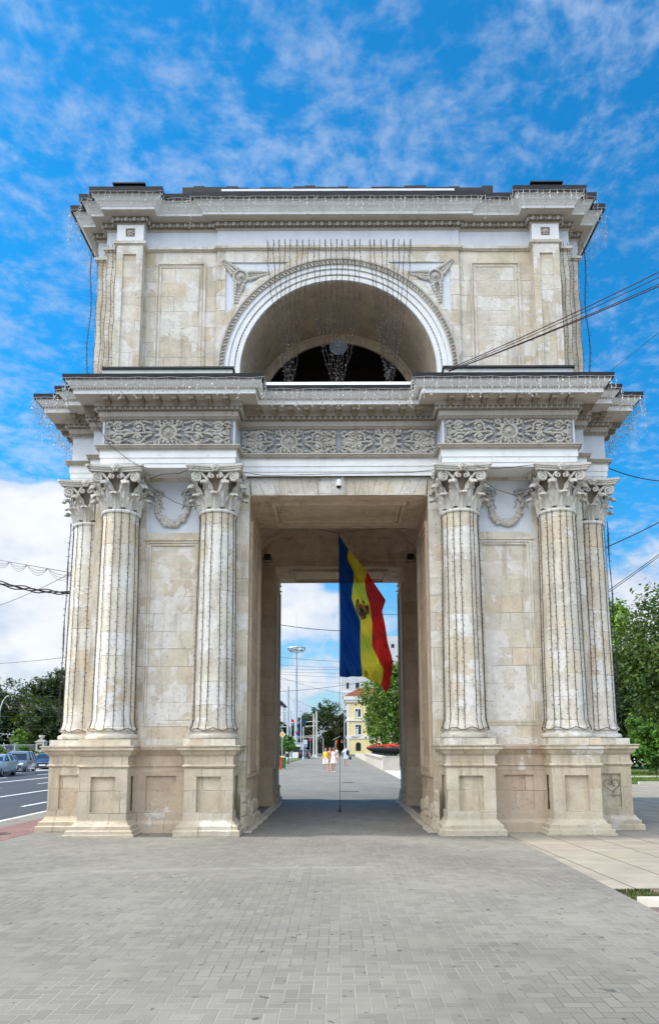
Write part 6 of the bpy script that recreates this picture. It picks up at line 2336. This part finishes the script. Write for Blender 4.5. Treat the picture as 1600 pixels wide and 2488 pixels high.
def mast_head(t):
    b = MB(); zc_ = 18.2
    b.tube([(1.45 * math.cos(2 * PI * i / 28), 1.45 * math.sin(2 * PI * i / 28), zc_ + .28) for i in range(29)], .13, 6, False)
    b.tube([(1.15 * math.cos(2 * PI * i / 28), 1.15 * math.sin(2 * PI * i / 28), zc_ - .22) for i in range(29)], .08, 6, False)
    for k in range(6):
        a = PI * k / 3; b.tube([(0, 0, zc_ + .5), (1.45 * math.cos(a), 1.45 * math.sin(a), zc_ + .28)], .05, 5); b.tube([(0, 0, zc_ - .4), (1.15 * math.cos(a), 1.15 * math.sin(a), zc_ - .22)], .04, 5)
    b.tube([(0, 0, zc_ - .6), (0, 0, zc_ + .8)], .2, 8); b.build("lamp_ring", "steel_grey", t)
    for k in range(8):
        a = PI * k / 4; b = MB(); b.ell((1.2 * math.cos(a), 1.2 * math.sin(a), zc_ + .02), (.30, .30, .17), 10, 6); b.build("floodlight", "chrome", t, True)
    b = MB(); b.tube([(0, 0, zc_ + .6), (0, 0, 24.8)], [.06, .025], 6); b.build("lightning_rod", "steel_grey", t)


pole("light_mast", -7.3, 105, 0, 18.0, .34, .16, "steel_grey", "tall slim light mast with a ring of floodlights and a spike", None, mast_head, "light mast")
for i, (px, top, d, r, lab) in enumerate([(673, 1606, 100, .19, "thick grey steel pole behind the yellow diamond sign"), (680, 1663, 112, .12, "short grey steel pole just right of the thick one"), (703.5, 1661, 118, .10, "grey steel pole right of the tall light mast"), (709, 1700, 104, .11, "slim grey pole carrying small blue flags")]):
    def cross(t, i=i):
        if i == 0:
            b = MB(); b.tube([(-2.4, 0, 4.4), (0.1, 0, 4.5)], .06, 6); b.tube([(-2.4, 0, 6.4), (.1, 0, 6.5)], .06, 6); b.build("bracket", "steel_grey", t)
    pole("steel_pole", (px - 793) / 1732 * d, d - 20.1, 0, (1749 - top) / 1732 * d + 1.65, r, r * .75, "steel_grey", lab, "grey steel poles along the verge", cross)
for i, (px, top, d, lab) in enumerate([(733, 1670, 150, "pale concrete pole at the left of the pair with crossarms"), (739.5, 1664, 130, "pale concrete pole at the right of the pair with crossarms")]):
    def cross(t, i=i, d=d):
        b = MB(); z = 6.2 if i else 6.0
        b.tube([(-1.8, 0, z), (.5, 0, z + .05)], .06, 6); b.tube([(-5.2, 0, 3.6), (0, 0, 3.75)], .05, 6); b.build("crossarm", "concrete", t)
        if i:
            b = MB(); b.tube([(0, 0, 4.3), (1.4, 0, 4.5)], .05, 6); b.box(1.1, 1.8, -.12, .12, 4.5, 4.62); b.tube([(0, 0, 5.2), (.9, 0, 4.5)], .03, 5); b.build("lamp_arm", "concrete", t)
    pole("concrete_pole", (px - 793) / 1732 * d, d - 20.1, 0, (1749 - top) / 1732 * d + 1.65, .17, .13, "concrete", lab, "concrete poles at the street's end", cross)
pole("thin_post", (755 - 793) / 1732 * 140, 120, 0, 3.4, .06, .05, "concrete", "thin pale post left of the two women", None, None, "post")


def sign_post(x, yy, h, label):
    t = empty("road_sign", (x, yy, 0), 0, label, "road sign")
    b = MB(); b.tube([(0, 0, 0), (0, 0, h)], .035, 8); b.build("post", "steel_grey", t)
    return t


t = sign_post((660.3 - 793) / 1732 * 62, 41.9, 3.2, "yellow and white diamond priority road sign on a post")
b = MB(); s = .27; z = 2.77
b.prism([(-s, z), (0, z + s), (s, z), (0, z - s)], -.06, -.04); b.build("plate", "sign_white", t)
b = MB(); s = .185; b.prism([(-s, z), (0, z + s), (s, z), (0, z - s)], -.068, -.0605); b.build("yellow_field", "sign_yellow", t)
t = sign_post((725.0 - 793) / 1732 * 128, 108, 3.4, "round no stopping sign with a red rim and cross")
b = MB(); z = 3.1
b.prism([(.30 * math.cos(2 * PI * i / 24), z + .30 * math.sin(2 * PI * i / 24)) for i in range(24)], -.06, -.04); b.build("plate", "sign_red", t)
b = MB(); b.prism([(.22 * math.cos(2 * PI * i / 24), z + .22 * math.sin(2 * PI * i / 24)) for i in range(24)], -.066, -.0605); b.build("blue_field", "sign_blue", t)
b = MB(); b.prism([(-.20, z - .15), (-.15, z - .20), (.20, z + .15), (.15, z + .20)], -.072, -.067); b.prism([(-.20, z + .15), (-.15, z + .20), (.20, z - .15), (.15, z - .20)], -.077, -.0725); b.build("cross_stripes", "sign_red", t)
t = sign_post((714.2 - 793) / 1732 * 112, 92, 2.9, "bus stop sign with a green symbol over a blue panel")
b = MB(); b.box(-.24, .24, -.06, -.04, 1.80, 2.85); b.build("plate", "sign_white", t)
b = MB(); b.box(-.2, .2, -.068, -.0605, 1.84, 2.26); b.build("blue_field", "sign_blue", t)
b = MB(); b.prism([(-.12, 1.94), (-.03, 1.94), (.0, 2.02), (.05, 1.94), (.13, 1.94), (.04, 2.08), (.03, 2.17), (-.05, 2.17), (-.06, 2.08)], -.074, -.0685); b.build("symbol", "sign_white", t)
b = MB(); b.box(-.15, .15, -.068, -.0605, 2.42, 2.72); b.build("green_field", "sign_green", t)
b = MB(); b.box(-.09, -.03, -.074, -.0685, 2.46, 2.68); b.box(-.03, .08, -.074, -.0685, 2.54, 2.60); b.box(.03, .08, -.074, -.0685, 2.60, 2.68); b.build("letter", "sign_white", t)
for x, yy, m, lab in ((-4.72, 37.9, "bin_red", "red wheeled litter bin at the left edge of the passage view"), (-4.60, 40.6, "bin_green", "green wheeled litter bin beside the red one")):
    t = empty("litter_bin", (x, yy, 0), R(8), lab, "bin", "litter bins on the path")
    b = MB(); secs = [[(-w, -w, z), (w, -w, z), (w, w, z), (-w, w, z)] for w, z in ((.21, .05), (.25, .88))]
    loft(b, secs); b.build("body", m, t)
    b = MB(); b.box(-.27, .27, -.28, .27, .88, .95); b.ell((0, 0, .95), (.25, .25, .06), 10, 5); b.build("lid", "bin_lid" if m == "bin_green" else m, t)
    for s in (-1, 1):
        b = MB(); b.tube([(s * .2 - .03, .2, .06), (s * .2 + .03, .2, .06)], .06, 10); b.build("wheel", "rubber", t)
# parapet with flower bowls
t = empty("parapet_wall", (3.15, 34.8, 0), 0, "long cream parapet wall with capped posts beside the path behind the arch", "wall")
b = MB(); b.box(0, 1.25, 0, .6, 0, 1.0); b.box(0, .3, .6, 100, 0, .66); b.box(-.05, 1.3, -.05, .65, 1.0, 1.04); b.build("masonry", "planter_stone", t)
for k in range(14):
    b = MB(); yy = 2.6 + k * 2.6
    b.box(-.04, .36, yy, yy + .38, 0, .86); b.tube([(-.04, yy + .19, .86), (.36, yy + .19, .86)], .19, 10); b.build("post", "planter_stone", t)
b = MB()
for k in range(120): b.tube([(.15, .8 + k * .3, .66), (.15, .95 + k * .3, .84), (.15, 1.1 + k * .3, .66)], .022, 4)
b.box(.13, .17, .6, 38, .83, .86); b.build("railing", "urn_black", t)
bowl = None
for k in range(9):
    yy = 36.2 + k * 4.6
    lab = ["nearest black bowl of red flowers on the parapet end", "second black bowl of red flowers along the parapet", "third black bowl of red flowers along the parapet", "fourth black bowl of red flowers along the parapet", "fifth black bowl of red flowers along the parapet", "sixth black bowl of red flowers along the parapet", "seventh black bowl of red flowers along the parapet", "eighth black bowl of red flowers along the parapet", "last and farthest black bowl of red flowers on the parapet"][k]
    if bowl is None:
        bowl = t = empty("flower_bowl", (4.15, yy, 0.9), 0, lab, "flower bowl", "black flower bowls on the parapet")
        b = MB(); b.lathe([(.28, 0), (.30, .08), (.14, .18), (.16, .28), (.50, .46), (.80, .66), (.86, .74), (.82, .80)], 24); b.build("bowl", "urn_black", t, True)
        b = MB()
        for i in range(24):
            a = 2 * PI * i / 24; b.tube([(.18 * math.cos(a), .18 * math.sin(a), .3), (.52 * math.cos(a), .52 * math.sin(a), .47), (.83 * math.cos(a), .83 * math.sin(a), .68)], .03, 4)
        b.build("fluting", "urn_black", t)
        leaves("flowers", [(0, 0, .86, .70, .70, .13), (0, 0, .90, .45, .45, .16)], 1100, .05, "petal_red", 150, t)
        leaves("foliage", [(0, 0, .82, .76, .76, .12)], 350, .06, "leaf_dark", 151, t)
    else:
        c = copy_tree(bowl, None, (4.15, yy, 0.9), R(17 * k)); c['label'] = lab
# little flags, traffic light
for px, py, d, m, lab in ((709, 1685, 104, "flag_blue", "small blue flag on the slim pole right of the light mast"), (684, 1684, 104, "flag_red", "small red flag hanging between the steel poles"), (697, 1697, 104, "flag_blue", "small blue flag lower down beside the light mast"), (694, 1713, 104, "flag_red", "small faded red flag on the light mast above the clipped trees"), (697, 1716, 103, "flag_blue", "small blue pennant under the faded red flag"), (687, 1686, 104, "cloth_white", "small white flag next to the hanging red flag")):
    b = MB(); p = on(px, py, d - 20.1)
    b.grid(lambda u, v: (p.x - .22 + .44 * u, p.y + .06 * math.sin(u * 5 + v * 2), p.z - .2 + .4 * v - .15 * u), 8, 5)
    tag(b.build("small_flag", m, None, True), lab, "flag", "small flags along the street")
t = empty("house_flag", on(786, 1733, 165), 0, "small blue yellow and red flag by the corner of the yellow house", "flag")
for i, m in enumerate(("flag_blue", "flag_yellow", "flag_red")):
    b = MB(); b.grid(lambda u, v: ((i + u) * .3 - .6 - .3 * v, .1 * math.sin(u * 3 + v * 3 + i), -v * 2.4 + .2 * i), 5, 8); b.build("stripe", m, t, True)
b = MB(); b.tube([(-.9, 0, .3), (.9, 0, 1.2)], .05, 6); b.build("staff", "concrete", t)
t = pole("traffic_light", (842 - 793) / 1732 * 165 - 3.6, 145, 0, 9.2, .09, .07, "concrete", "traffic light post at the corner of the yellow house", None, None, "traffic light")
for z in (3.0, 8.2):
    b = MB(); b.box(-.55, -.15, -.25, .1, z, z + 1.1); b.build("signal_head", "trim_black", t)

# yellow corner house
t = empty("yellow_house", (1.9, 167, 0), 0, "yellow three storey corner house with white cornices seen through the arch", "house")
b = MB(); b.box(0, 12, 0, 14, 0, 14.2); b.build("walls", "yellow_plaster", t)
b = MB(); b.box(-.8, 12.2, -.8, 14.2, 13.6, 14.5); b.box(-.5, 12.1, -.5, 14.1, 13.0, 13.6); b.box(-.35, 12.1, -.35, 14.1, 8.3, 8.8); b.box(-.2, 12.1, -.2, 14.1, 3.9, 4.7); b.build("cornice", "cream_trim", t)
b = MB(); b.prism([(-.8, 14.5), (12.2, 14.5), (10, 16.6), (3, 16.6)], -.8, 14); b.build("roof", "roof_tile", t)
b = MB()
for z in (5.4, 9.4): b.box(-.12, .5, -.14, -.02, z - .7, z + 3.2)
b.box(-.12, .5, -.14, -.02, 0, 3.9); b.build("corner_strip", "cream_trim", t)
for (x, z, w, h) in ((2.05, 9.4, 1.3, 1.9), (2.1, 5.0, 1.35, 2.4), (5.2, 9.4, 1.3, 1.9), (5.2, 5.0, 1.35, 2.4)):
    b = MB(); b.box(x - .25, x + w + .25, -.10, -.01, z - .12, z + h + .2); b.box(x - .35, x + w + .35, -.25, -.101, z - .3, z - .12); f = b.build("window", "cream_trim", t)
    b = MB(); b.box(x, x + w, -.13, -.105, z, z + h); b.build("pane", "window_dark", f)
    b = MB(); b.box(x + w / 2 - .05, x + w / 2 + .05, -.16, -.132, z, z + h); b.box(x, x + w / 2 - .05, -.16, -.132, z + h * .68, z + h * .74); b.box(x + .12, x + w * .42, -.136, -.1315, z + .1, z + h * .6); b.build("sash", "curtain", f)
b = MB(); zz = 2.4
arch = [(2.1, .9), (3.4, .9)] + [(2.75 + .65 * math.cos(PI * i / 10), zz + .65 * math.sin(PI * i / 10)) for i in range(11)]
b.prism(arch, -.06, -.01); b.build("arched_window", "window_glass", t)
b = MB(); sx0 = 1.1                                     # short dark shop lettering, too far to read
for k, seg in enumerate([[(0, .3), (.25, .3), (0, 0), (.25, 0)], [(.36, .15), (.58, .15), (.5, .28), (.38, .22), (.36, .05), (.58, 0)], [(.7, 0), (.7, .25), (.85, .28)], [(.95, -.1), (.95, .25), (1.15, .25), (1.15, .05), (.95, .05)], [(1.25, .05), (1.4, .25), (1.5, 0), (1.52, .25)], [(1.65, .36), (1.85, .36)], [(1.75, .36), (1.75, .2)]]):
    b.tube([(sx0 + p[0] * 1.15, -.23, 4.15 + p[1] * 1.1) for p in seg], .045, 4)
b.build("shop_lettering", "trim_black", t)
b = MB(); b.box(-1.6, -.6, -.6, .6, 2.9, 3.0); b.prism([(-1.6, 3.6), (-1.6, 3.0), (-.6, 3.0), (-.6, 3.6)], -.55, -.5); b.build("awning", "roof_tile", t)
# grey block behind
t = empty("grey_tower", (0.6, 214, 0), 0, "tall grey unfinished block with black window openings above the yellow house", "tower block")
b = MB(); b.box(0, 24, 0, 16, 0, 27.2); b.box(12, 24, 0, 16, 27.2, 37); b.build("walls", "grey_plaster", t)
for z in (20.2, 12.0, 16.0, 24.0):
    for x, w in ((1.6, .75), (4.5, 1.15), (7.3, 1.1), (10.2, 1.1), (15.8, 1.1), (19, 1.1)):
        b = MB(); b.box(x, x + w, -.05, -.01, z, z + 1.9); b.build("window", "window_dark", t)
for x in (13.3, 15.9, 19):
    b = MB(); b.box(x, x + 1.0, -.05, -.01, 33.2, 34.4); b.build("window", "window_dark", t)
for k, z in enumerate((17.6, 13.4, 9.6, 6.2)):
    b = MB(); b.box(.3, 2.3, -1.1, 0, z, z + .35); b.box(.3, 2.3, -1.1, -1.0, z + .35, z + 1.3); b.prism([(-.9, z), (0, z), (0, z - 1.2)], .5, .8, 'x'); b.build("balcony", "grey_plaster", t)
b = MB(); b.box(-.2, 24.2, -.25, -.01, 19.0, 19.35); b.build("string_course", "cream_trim", t)
t = empty("glass_building", (-25, 190, 0), 0, "dark glass office block above the clipped trees at the pier's edge", "office block")
b = MB(); b.box(-6, 9.0, 0, 12, 0, 13.6); b.build("walls", "tower_glass", t)
b = MB(); b.prism([(-6.5, 13.6), (9.6, 13.6), (8.2, 15.2), (-6.5, 15.2)], -.5, 12); b.build("roof", "black_sheet", t)
b = MB()
for z in (3.5, 6.8, 10.1): b.box(-6, 9.02, -.1, -.01, z, z + .5)
b.box(8.4, 9.05, -.15, -.101, 0, 13.6); b.build("spandrel", "cream_trim", t)
t = empty("kiosk", (-6.9, 104, 0), 0, "pale kiosk beside the black car seen through the arch", "kiosk")
b = MB(); b.box(-.9, .9, -.8, .8, 0, 2.4); b.build("walls", "sign_white", t)
b = MB(); b.box(-1.0, 1.0, -1.0, 1.0, 2.4, 2.55); b.build("roof", "steel_grey", t)
b = MB(); b.box(-.7, .7, -.83, -.81, 1.0, 1.9); b.build("window", "window_glass", t)
# added dark street-end wall, its colour standing in for shade behind the trees
t = empty("shade_wall", (-6, 200, 0), 0, "low dark wall added as shade behind the trees at the end of the street", "shop")
b = MB(); b.box(-6, 6, 0, 6, 0, 4.2); b.build("walls", "window_dark", t)
b = MB(); b.box(-6.2, 6.2, -1.0, 0, 3.6, 3.9); b.build("wall_slab", "steel_grey", t)


# ================================================================== CARVED GRAFFITI on the side pedestal
b = MB(); GY = -4.25 - 0.455


def stroke(pts, r=.006):
    b.tube([on(1388 + 0 + (x / 11.846 + 1470) * 0.9625 - 1388, (y / 11.843 + 1860) * .9625, GY) for x, y in pts], r, 4)


hl = [(-35, 600), (-75, 560), (-70, 470), (-20, 425), (60, 430), (130, 470), (160, 560)]
stroke([(165, 555), (190, 450), (250, 415), (310, 425), (365, 480), (380, 560), (330, 650), (260, 710), (195, 770)], .007)
stroke([(160, 545), (130, 470), (60, 430), (0, 432), (-60, 470), (-75, 540), (-40, 610), (60, 690), (190, 775), (215, 830)], .007)
stroke([(135 + 38 * math.cos(2 * PI * i / 14), 318 + 32 * math.sin(2 * PI * i / 14)) for i in range(15)], .005)
stroke([(135, 350), (150, 450), (165, 560), (200, 598), (235, 600), (250, 530)], .006); stroke([(100, 400), (185, 402)], .005)
stroke([(60, 540), (85, 535), (70, 570), (130, 570), (165, 560)], .005); stroke([(195, 550), (265, 535)], .005)
for seg in ([(60, 850), (25, 880), (60, 905), (85, 880), (55, 860)], [(120, 910), (120, 855), (150, 905), (155, 850)], [(185, 935), (190, 850), (205, 855)], [(245, 885), (225, 860), (205, 890), (230, 925), (260, 905), (262, 870), (240, 855)], [(285, 905), (290, 850), (320, 855), (320, 905)], [(345, 910), (370, 835), (400, 910)], [(355, 885), (392, 885)]):
    stroke(seg, .0045)
gp = [o for o in bpy.data.objects if o.name.startswith("pedestal") and abs(o.location.x - 5.45) < .01 and abs(o.location.y - (-4.25 + .6)) < .01][0]
o = b.build("graffiti", "graffiti_line", gp)
o.matrix_parent_inverse = (Matrix.Translation((0, -.6, 0)) @ Matrix.Translation(gp.location) @ gp.rotation_euler.to_matrix().to_4x4()).inverted()
